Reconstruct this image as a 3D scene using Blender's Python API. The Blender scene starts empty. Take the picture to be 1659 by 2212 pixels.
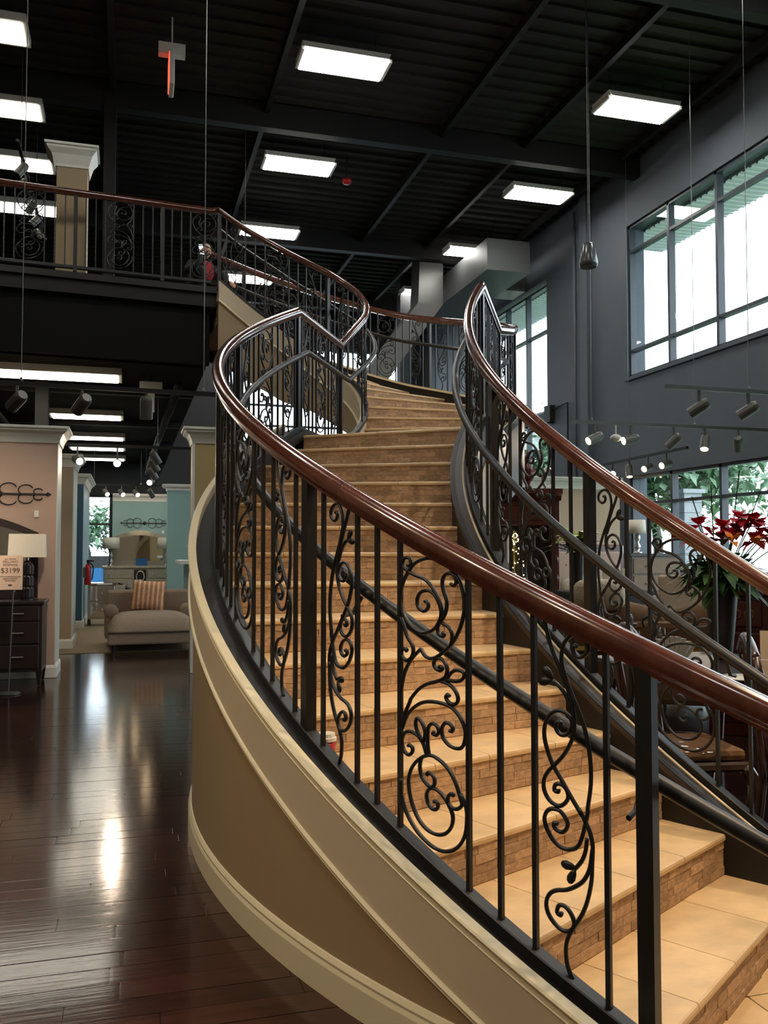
import bpy, bmesh, math, random
from mathutils import Vector, Matrix
random.seed(7)
R=math.radians; PI=math.pi; cos=math.cos; sin=math.sin
C=bpy.context.scene.collection
sc=bpy.context.scene
# ------------------------------------------------------------ camera, sky, exposure
cam=bpy.data.cameras.new('camera'); co=bpy.data.objects.new('camera',cam); C.objects.link(co)
co.location=(0,0,1.545); co.rotation_euler=(R(92.45),0,R(-16.1))
cam.sensor_fit='VERTICAL'; cam.sensor_height=36; cam.sensor_width=27; cam.lens=36*1912/2212; cam.clip_start=.05; cam.clip_end=300
sc.camera=co
w=bpy.data.worlds.new('overcast_sky'); sc.world=w; w.use_nodes=True
bg=w.node_tree.nodes['Background']; bg.inputs[0].default_value=(.88,.94,1,1); bg.inputs[1].default_value=4.0
sc.view_settings.view_transform='Standard'; sc.view_settings.look='None'; sc.view_settings.gamma=1; sc.view_settings.use_curve_mapping=False
sc.view_settings.exposure=0.48
sc.cycles.max_bounces=8; sc.cycles.diffuse_bounces=4; sc.cycles.glossy_bounces=4; sc.cycles.transparent_max_bounces=12
sc.cycles.caustics_reflective=False; sc.cycles.caustics_refractive=False; sc.cycles.sample_clamp_indirect=6
HIGHBAY=19.0; TROFFER=7; SPOT_FACE=11; SPOT_W=60; WALL_FILL_W=80
def portal(name,loc,rot,sx,sy):
    l=bpy.data.lights.new(name,'AREA'); l.shape='RECTANGLE'; l.size=sx; l.size_y=sy; l.cycles.is_portal=True
    o=bpy.data.objects.new(name,l); C.objects.link(o); o.location=loc; o.rotation_euler=rot
portal('daylight_portal',(9.05,9,6.0),(0,R(90),0),2.9,10.2)
portal('daylight_portal.001',(9.05,9,1.5),(0,R(90),0),2.8,10.2)
portal('daylight_portal.002',(9.05,18.9,3.7),(0,R(90),0),7.4,3.6)
portal('daylight_portal.003',(5.2,25.75,6.1),(R(-90),0,0),5.4,3.0)

# ------------------------------------------------------------ materials
def S(r,g,b):
    f=lambda c:(c/255/12.92) if c/255<=.04045 else ((c/255+.055)/1.055)**2.4
    return (f(r),f(g),f(b),1)
def mat(name,col,rough=.5,metal=0,noise=None,vary=0,bump=None,stretch=(1,1,1),col2=None,spec=.5,emit=0,alpha=None,trans=0,coat=0):
    m=bpy.data.materials.new(name); m.use_nodes=True; nt=m.node_tree; N=nt.nodes; L=nt.links
    b=N['Principled BSDF']; b.inputs['Roughness'].default_value=rough; b.inputs['Metallic'].default_value=metal
    b.inputs['Specular IOR Level'].default_value=spec; b.inputs['Base Color'].default_value=col
    if coat: b.inputs['Coat Weight'].default_value=coat; b.inputs['Coat Roughness'].default_value=.12
    if trans: b.inputs['Transmission Weight'].default_value=trans
    if alpha is not None: b.inputs['Alpha'].default_value=alpha
    if emit:
        b.inputs['Emission Color'].default_value=col; b.inputs['Emission Strength'].default_value=emit
    src=None
    if noise or bump:
        g=N.new('ShaderNodeNewGeometry'); mp=N.new('ShaderNodeMapping'); mp.inputs['Scale'].default_value=stretch
        L.new(g.outputs['Position'],mp.inputs[0])
    if noise:
        n=N.new('ShaderNodeTexNoise'); n.inputs['Scale'].default_value=noise[0]; n.inputs['Detail'].default_value=4; n.inputs['Roughness'].default_value=.6
        L.new(mp.outputs[0],n.inputs[0])
        r=N.new('ShaderNodeMapRange'); r.inputs[1].default_value=.32; r.inputs[2].default_value=.68; L.new(n.outputs[0],r.inputs[0])
        x=N.new('ShaderNodeMix'); x.data_type='RGBA'
        c2=col2 or tuple(c*(1-noise[1]) for c in col[:3])+(1,); c1=col if col2 else tuple(min(1,c*(1+noise[1])) for c in col[:3])+(1,)
        x.inputs[6].default_value=c1; x.inputs[7].default_value=c2; L.new(r.outputs[0],x.inputs[0]); src=x.outputs[2]
    if vary:
        g2=N.new('ShaderNodeNewGeometry'); oi=N.new('ShaderNodeObjectInfo'); ad=N.new('ShaderNodeMath'); ad.operation='ADD'
        L.new(g2.outputs['Random Per Island'],ad.inputs[0]); L.new(oi.outputs['Random'],ad.inputs[1])
        fr=N.new('ShaderNodeMath'); fr.operation='FRACT'; L.new(ad.outputs[0],fr.inputs[0])
        rg=N.new('ShaderNodeMapRange'); rg.inputs[3].default_value=1-vary; rg.inputs[4].default_value=1+vary*.7; L.new(fr.outputs[0],rg.inputs[0])
        hs=N.new('ShaderNodeHueSaturation')
        L.new(rg.outputs[0],hs.inputs['Value'])
        if src: L.new(src,hs.inputs['Color'])
        else: hs.inputs['Color'].default_value=col
        src=hs.outputs[0]
    if src: L.new(src,b.inputs['Base Color'])
    if bump:
        n=N.new('ShaderNodeTexNoise'); n.inputs['Scale'].default_value=bump[0]; n.inputs['Detail'].default_value=5; L.new(mp.outputs[0],n.inputs[0])
        bp=N.new('ShaderNodeBump'); bp.inputs['Strength'].default_value=bump[1]; bp.inputs['Distance'].default_value=bump[2] if len(bump)>2 else .01
        L.new(n.outputs[0],bp.inputs['Height']); L.new(bp.outputs[0],b.inputs['Normal'])
    return m
def glassmat(name,tint,gloss=.09):
    m=bpy.data.materials.new(name); m.use_nodes=True; nt=m.node_tree; N=nt.nodes; L=nt.links
    N.remove(N['Principled BSDF']); t=N.new('ShaderNodeBsdfTransparent'); t.inputs[0].default_value=tint
    g=N.new('ShaderNodeBsdfGlossy'); g.inputs['Roughness'].default_value=.01
    f=N.new('ShaderNodeLayerWeight'); f.inputs[0].default_value=.5
    p=N.new('ShaderNodeMath'); p.operation='POWER'; p.inputs[1].default_value=4; L.new(f.outputs['Facing'],p.inputs[0])
    a=N.new('ShaderNodeMath'); a.operation='MULTIPLY_ADD'; a.inputs[1].default_value=.35; a.inputs[2].default_value=gloss/2; L.new(p.outputs[0],a.inputs[0])
    x=N.new('ShaderNodeMixShader'); L.new(a.outputs[0],x.inputs[0]); L.new(t.outputs[0],x.inputs[1]); L.new(g.outputs[0],x.inputs[2])
    L.new(x.outputs[0],N['Material Output'].inputs[0]); return m
iron=mat('wrought_iron',S(26,25,25),.42,.0,noise=(14,.2),spec=.45)
iron2=mat('stringer_paint',S(30,27,25),.5,0,noise=(6,.15),spec=.35)
rail_wood=mat('mahogany_rail',S(84,45,33),.2,0,noise=(18,.3),stretch=(1,1,.5),coat=.8)
tread=mat('honed_travertine',S(220,188,142),.36,0,noise=(5,.12),vary=.05,stretch=(1,1.6,1),bump=(40,.05),col2=None)
brick=mat('split_travertine',S(206,172,138),.7,0,noise=(34,.3),vary=.24,bump=(60,.4,.004),stretch=(1,1,2.2),col2=S(168,136,106))
mortar=mat('stone_mortar',S(160,128,98),.85)
tan=mat('tan_wall_paint',S(160,138,104),.6,noise=(2,.03))
band=mat('greige_paint',S(204,186,156),.5,noise=(2,.02))
cream=mat('cream_trim_paint',S(226,212,176),.4)
plank=mat('dark_hardwood',S(60,36,29),.13,0,noise=(9,.28),vary=.28,stretch=(.35,5,5),bump=(9,.10,.004),spec=.5)
subfloor=mat('hardwood_gap',S(44,27,22),.13,0,noise=(7,.3),stretch=(.3,4,4),bump=(9,.10,.004))
carpet=mat('tan_carpet',S(140,120,92),.95,noise=(60,.15),bump=(150,.4))
black=mat('black_ceiling_paint',S(54,53,52),.9,noise=(3,.1),spec=.12)
blackgloss=mat('black_steel_paint',S(27,26,26),.6,spec=.3)
greywall=mat('charcoal_wall_paint',S(84,91,99),.7,noise=(1.2,.06))
bulk=mat('matt_black_bulkhead',S(26,25,25),.9,spec=.1)
sidewall=mat('warm_beige_wall',S(176,156,128),.8,noise=(1,.04))
farwall=mat('dark_grey_wall_paint',S(52,53,55),.8,noise=(1,.05))
frame=mat('window_frame_paint',S(46,54,62),.4)
glass=glassmat('window_glass',(.93,.98,1,1))
lampglow=mat('fluorescent_glow',(1,.98,.92,1),emit=HIGHBAY)
troffglow=mat('troffer_glow',(1,.95,.80,1),emit=TROFFER)
warmglow=mat('halogen_glow',(1,.80,.55,1),emit=SPOT_FACE)
fixture=mat('white_fixture',S(206,204,198),.4)
steelgrey=mat('grey_steel',S(96,96,94),.4,.5)
cangrey=mat('track_can_paint',S(92,90,84),.4,.3)
pink=mat('pink_beige_paint',S(186,158,140),.6,noise=(2,.03))
beige=mat('beige_paint',S(176,152,124),.6,noise=(2,.03))
bluep=mat('deep_blue_paint',S(58,92,114),.6,noise=(2,.03))
teal=mat('teal_paint',S(132,164,160),.6,noise=(2,.03))
yellowp=mat('ochre_paint',S(176,154,106),.6)
white=mat('white_trim',S(226,224,214),.45)
espresso=mat('espresso_wood',S(38,28,27),.35,noise=(12,.2),stretch=(1,1,4))
nickel=mat('brushed_nickel',S(190,186,178),.3,.9)
mirror=mat('mirror_glass',(.75,.77,.77,1),.03,1)
silverleaf=mat('silver_leaf_wood',S(176,166,146),.35,.35,noise=(20,.12))
shade=mat('linen_shade',S(232,224,204),.8,noise=(80,.05))
lampblack=mat('black_ceramic',S(32,26,26),.25)
paper=mat('sign_card',S(234,204,180),.7)
ink=mat('sign_ink',S(96,78,70),.8)
taupe=mat('taupe_chenille',S(140,120,102),.9,noise=(40,.12),bump=(90,.3))
pillowm=mat('striped_cushion',S(226,150,106),.9)
def stripes(m,scale,cols):
    nt=m.node_tree; N=nt.nodes; L=nt.links; tc=N.new('ShaderNodeTexCoord'); wv=N.new('ShaderNodeTexWave'); wv.bands_direction='X'; wv.inputs['Scale'].default_value=scale; wv.inputs['Distortion'].default_value=1.2; wv.inputs['Detail Scale'].default_value=6
    L.new(tc.outputs['Object'],wv.inputs[0]); r=N.new('ShaderNodeValToRGB'); r.color_ramp.interpolation='CONSTANT'
    for i,c in enumerate(cols):
        e=r.color_ramp.elements[i] if i<2 else r.color_ramp.elements.new(.5)
        e.position=i/len(cols); e.color=c
    L.new(wv.outputs[0],r.inputs[0]); L.new(r.outputs[0],N['Principled BSDF'].inputs['Base Color'])
stripes(pillowm,4.2,[S(224,196,150),S(222,150,108),S(216,128,84),S(150,130,112),S(230,206,164)])
redp=mat('red_enamel',S(176,28,26),.3)
leaf=mat('green_leaf',S(64,104,48),.5,noise=(8,.3),vary=.35)
leafy=mat('yellow_green_leaf',S(170,176,70),.5,vary=.3)
redpetal=mat('red_petal',S(220,30,58),.55,vary=.25)
orangepetal=mat('orange_petal',S(236,140,36),.55,vary=.1)
treeleaf=mat('hazed_tree_leaf',S(128,156,128),.6,noise=(3,.25),vary=.3)  # leaf green paled so that haze outside is part of the colour
chairwood=mat('dark_chair_wood',S(46,24,20),.3,noise=(14,.3),coat=.2)
fairy=mat('fairy_bulb',(1,.9,.5,1),emit=5)
mahog=mat('mahogany_furniture',S(84,30,24),.3,noise=(14,.3),stretch=(3,3,.6),coat=.3)
brown=mat('brown_velvet',S(112,80,48),.85,noise=(20,.12))
darkpot=mat('dark_pottery',S(40,34,33),.45,noise=(9,.3))
china=mat('white_china',S(226,222,210),.2)
clear=glassmat('clear_glass',(.94,.96,.96,1),.12)
wrap=glassmat('plastic_wrap',(.86,.86,.86,1),.22)
wax=mat('ivory_wax',S(240,232,208),.5)
goldm=mat('gold_tinsel',S(214,190,110),.25,.8)
tufted=mat('tufted_linen',S(168,146,120),.9,noise=(30,.1))
fleece=mat('cream_fleece',S(206,190,164),.95,bump=(50,.6,.02))
soffit=mat('canopy_soffit',S(222,228,228),.8)
block=mat('concrete_block',S(158,162,166),.9,noise=(6,.1))
lawn=mat('lawn_grass',S(96,146,62),.95,noise=(9,.3))
asphalt=mat('asphalt',S(120,122,124),.9,noise=(4,.1))
skin=mat('skin_tone',S(196,146,122),.6)
hair=mat('dark_hair',S(36,26,22),.6)
jacket=mat('black_jacket',S(30,30,32),.8)
plaid=mat('red_plaid',S(150,30,34),.8,noise=(26,.5))
screen=mat('phone_screen',(.6,.8,1,1),emit=1.2)
bluebox=mat('blue_print',S(40,96,150),.5)

# ------------------------------------------------------------ mesh helpers
WL={}
class MB:
    def __init__(s): s.v=[]; s.f=[]
    def add(s,v,f):
        n=len(s.v); s.v+=[tuple(p) for p in v]; s.f+=[tuple(i+n for i in q) for q in f]; return s
    def box(s,x0,x1,y0,y1,z0,z1):
        return s.add([(x,y,z) for z in (z0,z1) for y in (y0,y1) for x in (x0,x1)],[(0,2,3,1),(4,5,7,6),(0,1,5,4),(2,6,7,3),(0,4,6,2),(1,3,7,5)])
    def hexa(s,b,t):  # bottom quad, top quad (ccw)
        return s.add(list(b)+list(t),[(3,2,1,0),(4,5,6,7)]+[(i,(i+1)%4,(i+1)%4+4,i+4) for i in range(4)])
    def prism(s,poly,z0,z1):
        n=len(poly); return s.add([(x,y,z0) for x,y in poly]+[(x,y,z1) for x,y in poly],[tuple(range(n-1,-1,-1)),tuple(range(n,2*n))]+[(i,(i+1)%n,(i+1)%n+n,i+n) for i in range(n)])
    def lathe(s,prof,n=16,c=(0,0,0),ax=None):
        vs=[]; fs=[]; m=len(prof)
        for i in range(n):
            a=2*PI*i/n
            for r,z in prof: vs.append(Vector((r*cos(a),r*sin(a),z)))
        for i in range(n):
            j=(i+1)%n
            for k in range(m-1): fs.append((i*m+k,j*m+k,j*m+k+1,i*m+k+1))
        for e in (0,m-1):
            if prof[e][0]>1e-4: q=[i*m+e for i in range(n)]; fs.append(tuple(q if e else q[::-1]))
        if ax is not None:
            M=Vector((0,0,1)).rotation_difference(Vector(ax).normalized()).to_matrix(); vs=[M@v for v in vs]
        return s.add([v+Vector(c) for v in vs],fs)
    def tube(s,pts,r,n=6,closed=False,flat=1.0):
        P=[Vector(p) for p in pts]; m=len(P); vs=[]; fs=[]
        T=[]
        for i in range(m):
            a=P[i-1] if (i or closed) else P[i]; b=P[(i+1)%m] if (i<m-1 or closed) else P[i]
            t=(b-a); T.append(t.normalized() if t.length>1e-9 else Vector((0,0,1)))
        u=T[0].orthogonal().normalized()
        if abs(T[0].y)<.99 and all(abs(t.y)<1e-6 for t in T): u=Vector((0,1,0))
        for i in range(m):
            u=(u-T[i]*u.dot(T[i])); u=u.normalized() if u.length>1e-6 else T[i].orthogonal().normalized()
            w_=T[i].cross(u); ri=r[i] if isinstance(r,(list,tuple)) else r
            for k in range(n):
                a=2*PI*(k+.5)/n; vs.append(P[i]+u*(ri*cos(a)*flat)+w_*(ri*sin(a)))
        for i in range(m if closed else m-1):
            j=(i+1)%m
            for k in range(n): fs.append((i*n+k,i*n+(k+1)%n,j*n+(k+1)%n,j*n+k))
        if not closed: fs.append(tuple(range(n-1,-1,-1))); fs.append(tuple((m-1)*n+k for k in range(n)))
        return s.add(vs,fs)
    def sweep(s,pts,prof):  # prof points (a right of travel, b up), vertical sections, mitred
        P=[Vector(p) for p in pts]; m=len(P); n=len(prof); vs=[]; fs=[]
        for i in range(m):
            d0=(P[i]-P[i-1]).xy if i else None; d1=(P[i+1]-P[i]).xy if i<m-1 else None
            d0=d0.normalized() if d0 else d1.normalized(); d1=d1.normalized() if d1 else d0
            t=(d0+d1).normalized(); k=1/max(.5,t.dot(d0)); nx,ny=t.y*k,-t.x*k
            for a,b in prof: vs.append((P[i].x+nx*a,P[i].y+ny*a,P[i].z+b))
        for i in range(m-1):
            for k in range(n): fs.append((i*n+k,(i+1)*n+k,(i+1)*n+(k+1)%n,i*n+(k+1)%n))
        fs.append(tuple(range(n))); fs.append(tuple((m-1)*n+k for k in range(n-1,-1,-1)))
        return s.add(vs,fs)
    def ribbon(s,pts,zlo,zhi,a0,a1):  # wall along pts between zlo[i] and zhi[i]
        P=[Vector((p[0],p[1])) for p in pts]; m=len(P); vs=[]; fs=[]
        for i in range(m):
            t=(P[min(i+1,m-1)]-P[max(i-1,0)]).normalized(); n=Vector((t.y,-t.x))
            for a,z in ((a0,zlo[i]),(a1,zlo[i]),(a1,zhi[i]),(a0,zhi[i])): q=P[i]+n*a; vs.append((q.x,q.y,z))
        for i in range(m-1):
            for k in range(4): fs.append((i*4+k,(i+1)*4+k,(i+1)*4+(k+1)%4,i*4+(k+1)%4))
        fs.append((0,1,2,3)); fs.append(tuple((m-1)*4+k for k in (3,2,1,0)))
        return s.add(vs,fs)
    def ball(s,c,r,n=10,m=6):
        rx,ry,rz=r if isinstance(r,tuple) else (r,r,r); vs=[(c[0],c[1],c[2]-rz)]; fs=[]
        for j in range(1,m):
            b=PI*j/m-PI/2
            for i in range(n): a=2*PI*i/n; vs.append((c[0]+rx*cos(b)*cos(a),c[1]+ry*cos(b)*sin(a),c[2]+rz*sin(b)))
        vs.append((c[0],c[1],c[2]+rz)); e=len(vs)-1
        for i in range(n):
            fs.append((0,1+(i+1)%n,1+i)); fs.append((e,e-n+i,e-n+(i+1)%n))
            for j in range(m-2): a=1+j*n; fs.append((a+i,a+(i+1)%n,a+n+(i+1)%n,a+n+i))
        return s.add(vs,fs)
    def leafq(s,c,d,l,wd,droop=.2):  # a folded pointed leaf
        c=Vector(c); d=Vector(d).normalized(); sd=d.cross(Vector((0,0,1))); sd=sd.normalized() if sd.length>.01 else Vector((1,0,0)); u=sd.cross(d)
        p=[c,c+d*l*.45+sd*wd*.5+u*wd*.12,c+d*l-Vector((0,0,droop*l)),c+d*l*.45-sd*wd*.5+u*wd*.12,c+d*l*.5]
        return s.add(p,[(0,1,4),(1,2,4),(2,3,4),(3,0,4)])
    def mesh(s,name,m,smooth=False,bev=0,off=(0,0,0),seg=1):
        me=bpy.data.meshes.new(name); ox,oy,oz=off
        me.from_pydata([(x-ox,y-oy,z-oz) for x,y,z in s.v],[],s.f); me.materials.append(m)
        b=bmesh.new(); b.from_mesh(me)
        if bev:
            bmesh.ops.recalc_face_normals(b,faces=b.faces)
            es=[e for e in b.edges if len(e.link_faces)==2 and e.calc_face_angle(0)>.5]
            bmesh.ops.bevel(b,geom=es,offset=bev,segments=seg,affect='EDGES',profile=.6)
        bmesh.ops.recalc_face_normals(b,faces=b.faces); b.to_mesh(me); b.free()
        if smooth: me.polygons.foreach_set('use_smooth',[True]*len(me.polygons))
        return me
    def build(s,name,m,parent=None,smooth=False,bev=0,seg=1,auto=False,**k):
        off=WL.get(parent.name,(0,0,0)) if parent else (0,0,0)
        o=bpy.data.objects.new(name,s.mesh(name,m,smooth,bev,off,seg)); C.objects.link(o)
        if parent: o.parent=parent; WL[o.name]=off
        if auto:
            o.data.shade_smooth(); o.data.set_sharp_from_angle(angle=R(75))
        return prop(o,**k)
def prop(o,label=None,cat=None,group=None,kind=None):
    for k,v in (('label',label),('category',cat),('group',group),('kind',kind)):
        if v: o[k]=v
    return o
def thing(name,label=None,cat=None,loc=(0,0,0),group=None,kind=None,rz=0,local=False,parent=None):
    o=bpy.data.objects.new(name,None); C.objects.link(o); o.empty_display_size=.1
    pl=WL.get(parent.name,(0,0,0)) if parent else (0,0,0)
    o.location=tuple(a-b for a,b in zip(loc,pl)); o.rotation_euler.z=rz
    if parent: o.parent=parent
    WL[o.name]=(0,0,0) if local else loc
    return prop(o,label,cat,group,kind)
def inst(name,me,parent,loc,rot=(0,0,0),scale=(1,1,1)):
    o=bpy.data.objects.new(name,me); C.objects.link(o); off=WL.get(parent.name,(0,0,0)) if parent else (0,0,0)
    o.location=tuple(a-b for a,b in zip(loc,off)); o.rotation_euler=rot; o.scale=scale
    if parent: o.parent=parent
    return o
def dup(o,loc,rz=None,label=None,group=None,scale=None,parent=None):
    c=o.copy(); C.objects.link(c)
    if parent: c.parent=parent
    elif loc:
        c.location=loc
    if not parent:
        if rz is not None: c.rotation_euler.z=rz
        if scale: c.scale=scale
    if label: c['label']=label
    if group: c['group']=group
    for ch in list(o.children): dup(ch,None,parent=c)
    return c
def B(*a): return MB().box(*a)
def catmull(p,sub=3):
    out=[]; n=len(p)
    for i in range(n-1):
        a,b,c,d=p[max(i-1,0)],p[i],p[i+1],p[min(i+2,n-1)]
        for k in range(sub):
            t=k/sub; out.append(tuple(.5*(2*B_+(C_-A_)*t+(2*A_-5*B_+4*C_-D_)*t*t+(3*B_-A_-3*C_+D_)*t**3) for A_,B_,C_,D_ in zip(a,b,c,d)))
    return out+[tuple(p[-1])]
def lerp(a,b,t): return tuple(x+(y-x)*t for x,y in zip(a,b))
def interp(x,xs,ys):
    if x<=xs[0]: return ys[0]
    for i in range(len(xs)-1):
        if x<=xs[i+1]: return ys[i]+(ys[i+1]-ys[i])*(x-xs[i])/(xs[i+1]-xs[i])
    return ys[-1]
# ------------------------------------------------------------ room shell
XR=8.62; YB=25.4; ZC=8.55; ZM=4.93
fl=prop(thing('floor',kind='structure'))
B(-9,8.6,-4,YB,-.06,-.004).build('subfloor',subfloor,fl)
# hardwood planks that can be told apart (near the camera); farther boards are grain in the subfloor material
pm=B(-.5,.5,-.5,.5,-1,0).mesh('floor_plank',plank,bev=.012)
STC=(5.2,4.85)
def stair_in(x,y): return math.hypot(x-STC[0],y-STC[1])<4.86
rest=MB(); npl=0; y=1.4; row=0
while y<9.5:
    wd=.127; x=-4.2-random.random()
    while x<4.2:
        ln=random.choice((.6,.8,1,1.2,1.5)); cx=x+ln/2
        lim=-2.6 if y>6 else -2.2
        if cx>lim and not (stair_in(x,y) and stair_in(x+ln,y)) and not(x>.9 and y<3):
            if y<6.2 and npl<290: inst('plank',pm,fl,(cx,y,0.0+random.uniform(-.0006,.0006)),(0,0,0),(ln-.003,wd-.003,.006)); npl+=1
            else: rest.box(x+.0015,x+ln-.0015,y-wd/2+.0015,y+wd/2-.0015,-.006,random.uniform(-.0006,.0006))
        x+=ln
    y+=wd; row+=1
o=rest.build('plank_field',plank,fl,kind='stuff')
B(-9,1.9,14.05,YB,-.003,.004).build('carpet',carpet,fl)
# travertine paving at the foot of the stairs
tm=B(-.5,.5,-.5,.5,-1,0).mesh('floor_tile',tread,bev=.01)
for i in range(6):
    for j in range(6):
        x=1.15+i*.46+.23; y=.35+j*.46+.23
        if not (y>2.2 and x<1.7): inst('floor_tile',tm,fl,(x,y,.006),(0,0,0),(.455,.455,.01))
ce=thing('ceiling',kind='structure')
B(-9,9,-4,YB+.3,ZC,ZC+.1).build('deck',black,ce)
rib=MB()
for i in range(96): rib.box(-9,8.6,-3.8+i*.3,-3.68+i*.3,ZC-.045,ZC)
rib.build('deck_ribs',black,ce,kind='stuff')
for i,y in enumerate((-1.2,3.9,9.0,13.6,18.8,23.4)): B(-9,8.6,y-.09,y+.09,ZC-.42,ZC).build('beam',blackgloss,ce)
for x in (-6.2,-3.4,-.3,2.0,4.9,6.4,8.2):
    B(x-.04,x+.04,-4,YB,ZC-.2,ZC-.06).build('joist',blackgloss,ce)
# right wall with two storeys of windows
wr=thing('wall_right',kind='structure')
X0,X1=XR,8.98
for y0,y1,z0,z1 in ((-4,YB,7.4,ZC),(-4,4,0,7.4),(14,17.2,0,7.4),(20.6,YB,0,7.4),(4,14,2.86,4.64),(4,14,0,.12),(17.2,20.6,4.33,4.51),(17.2,20.6,0,.1)):
    B(X0,X1,y0,y1,z0,z1).build('wall_panel',greywall,wr)
B(8.5,XR,15.25,15.55,0,ZC).build('pilaster',greywall,wr)
for y in (15.85,): MB().tube([(8.56,y,.1),(8.56,y,ZC-.2)],.03,8).build('conduit',greywall,wr,smooth=True)
MB().tube([(8.57,16.9,4.35),(8.57,16.9,4.5),(8.57,16.2,4.55),(8.57,16.2,2.6)],.018,8).build('conduit',blackgloss,wr)
B(8.5,8.62,16.85,17.12,4.25,4.6).build('control_box',blackgloss,wr)
def window(n,y0,y1,z0,z1,ys,zs,fw=.05):
    wn=thing('window_%d'%n,kind='structure'); a,b=8.66,8.78
    for q in ((y0,y1,z0,z0+fw),(y0,y1,z1-fw,z1),(y0,y0+fw,z0,z1),(y1-fw,y1,z0,z1)): B(a,b,*q).build('frame_rail',frame,wn)
    for y in ys: B(a,b,y-fw/2-.005,y+fw/2+.005,z0,z1).build('mullion',frame,wn)
    for z in zs: B(a+.005,b-.005,y0,y1,z-fw/2,z+fw/2).build('transom',frame,wn)
    Y=[y0]+list(ys)+[y1]; Z=[z0]+list(zs)+[z1]
    for i in range(len(Y)-1):
        for j in range(len(Z)-1): B(8.715,8.723,Y[i]+.02,Y[i+1]-.02,Z[j]+.02,Z[j+1]-.02).build('pane',glass,wn)
    return wn
mul=[12.78-1.27*i for i in range(0,7)][::-1]
wn=window(1,4,14,4.64,7.4,mul,(5.12,6.93)); B(8.58,8.66,3.95,14.05,4.58,4.64).build('window_sill',greywall,wn)
window(2,4,14,.12,2.86,mul,(1.2,2.36))
window(3,17.2,20.6,4.51,7.3,(18.3,19.4),(6.3,))
window(4,17.2,20.6,.1,4.33,(18.3,19.4),(2.3,))
# back wall with clerestory windows and a slim window
wb=thing('wall_back',kind='structure')
for x0,x1,z0,z1 in ((-9,-1.35,0,ZC),(-1.35,-.45,3.05,ZC),(-1.35,-.45,0,.3),(-.45,2.6,0,ZC),(2.6,7.9,0,4.64),(2.6,7.9,7.5,ZC),(7.9,9,0,ZC)):
    B(x0,x1,YB,YB+.3,z0,z1).build('wall_panel',farwall,wb)
def window_b(n,x0,x1,z0,z1,xs,zs,fw=.06):
    wn=thing('window_%d'%n,kind='structure'); a,b=YB+.1,YB+.2
    for q in ((x0,x1,z0,z0+fw),(x0,x1,z1-fw,z1),(x0,x0+fw,z0,z1),(x1-fw,x1,z0,z1)): B(q[0],q[1],a,b,q[2],q[3]).build('frame_rail',frame,wn)
    for x in xs: B(x-fw/2,x+fw/2,a,b,z0,z1).build('mullion',frame,wn)
    for z in zs: B(x0,x1,a+.005,b-.005,z-fw/2,z+fw/2).build('transom',frame,wn)
    X=[x0]+list(xs)+[x1]; Z=[z0]+list(zs)+[z1]
    for i in range(len(X)-1):
        for j in range(len(Z)-1): B(X[i]+.02,X[i+1]-.02,YB+.146,YB+.154,Z[j]+.02,Z[j+1]-.02).build('pane',glass,wn)
window_b(5,2.6,7.9,4.64,7.5,(),(5.15,5.75))
window_b(6,-1.35,-.45,.3,3.05,(),(2.25,))
prop(B(-9.2,-9,-4,YB,0,ZC).build('wall_left',sidewall),kind='structure')
prop(B(-9,9,-4.2,-4,0,ZC).build('wall_front',sidewall),kind='structure')
prop(B(6.55,6.85,21.2,21.5,0,ZC).build('column',farwall),kind='structure')
prop(B(-.42,-.25,13.5,13.7,ZM,ZC).build('column',blackgloss),kind='structure')
# ------------------------------------------------------------ mezzanine
INN=[(2.37,9.24),(2.51,9.46),(2.59,9.71),(2.62,9.97),(2.6,10.23),(2.52,10.48),(2.39,10.7),(2.25,10.91),(2.1,11.1),(1.92,11.25),(1.73,11.37),(1.52,11.46),(1.30,11.5),(1.08,11.5)]
OUT=[(3.73,8.26),(4.02,8.77),(4.22,9.36),(4.29,9.93),(4.24,10.53),(4.06,11.13),(3.74,11.69),(3.42,12.1),(3.08,12.42),(2.7,12.7),(2.29,12.91),(1.85,13.05),(1.4,13.12),(.95,13.12)]
mz=thing('mezzanine',kind='structure')
MB().prism([(1.06,11.52),(.95,13.12),(.95,YB),(-9,YB),(-9,10.6)],ZM-.24,ZM).build('floor_slab',blackgloss,mz)
MB().sweep([(-9,10.6,ZM-.02),(1.06,11.52,ZM-.02)],[(-.03,-.05),(.05,-.05),(.05,.03),(-.03,.03)]).build('edge_trim',iron2,mz)
MB().sweep([(-9,10.75,3.95),(.98,11.66,3.95)],[(-.05,0),(.05,0),(.05,.75),(-.05,.75)]).build('bulkhead',bulk,mz)
B(.85,.95,11.7,YB,3.95,4.7).build('bulkhead',bulk,mz)
MB().prism([(.95,11.75),(.95,YB),(-9,YB),(-9,10.8)],3.93,3.97).build('underside',bulk,mz)
for y in (13.4,16.8,20.2): B(-9,.9,y-.06,y+.06,3.8,3.95).build('beam',blackgloss,mz)
for x in (.62,-2.0): MB().tube([(x,12,3.72),(x-.15,24,3.72)],.06,8).build('duct_pipe',blackgloss,mz,smooth=True)
prop(B(-1.27,-1.1,13.1,13.3,0,3.95).build('column',black),kind='structure')

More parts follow.
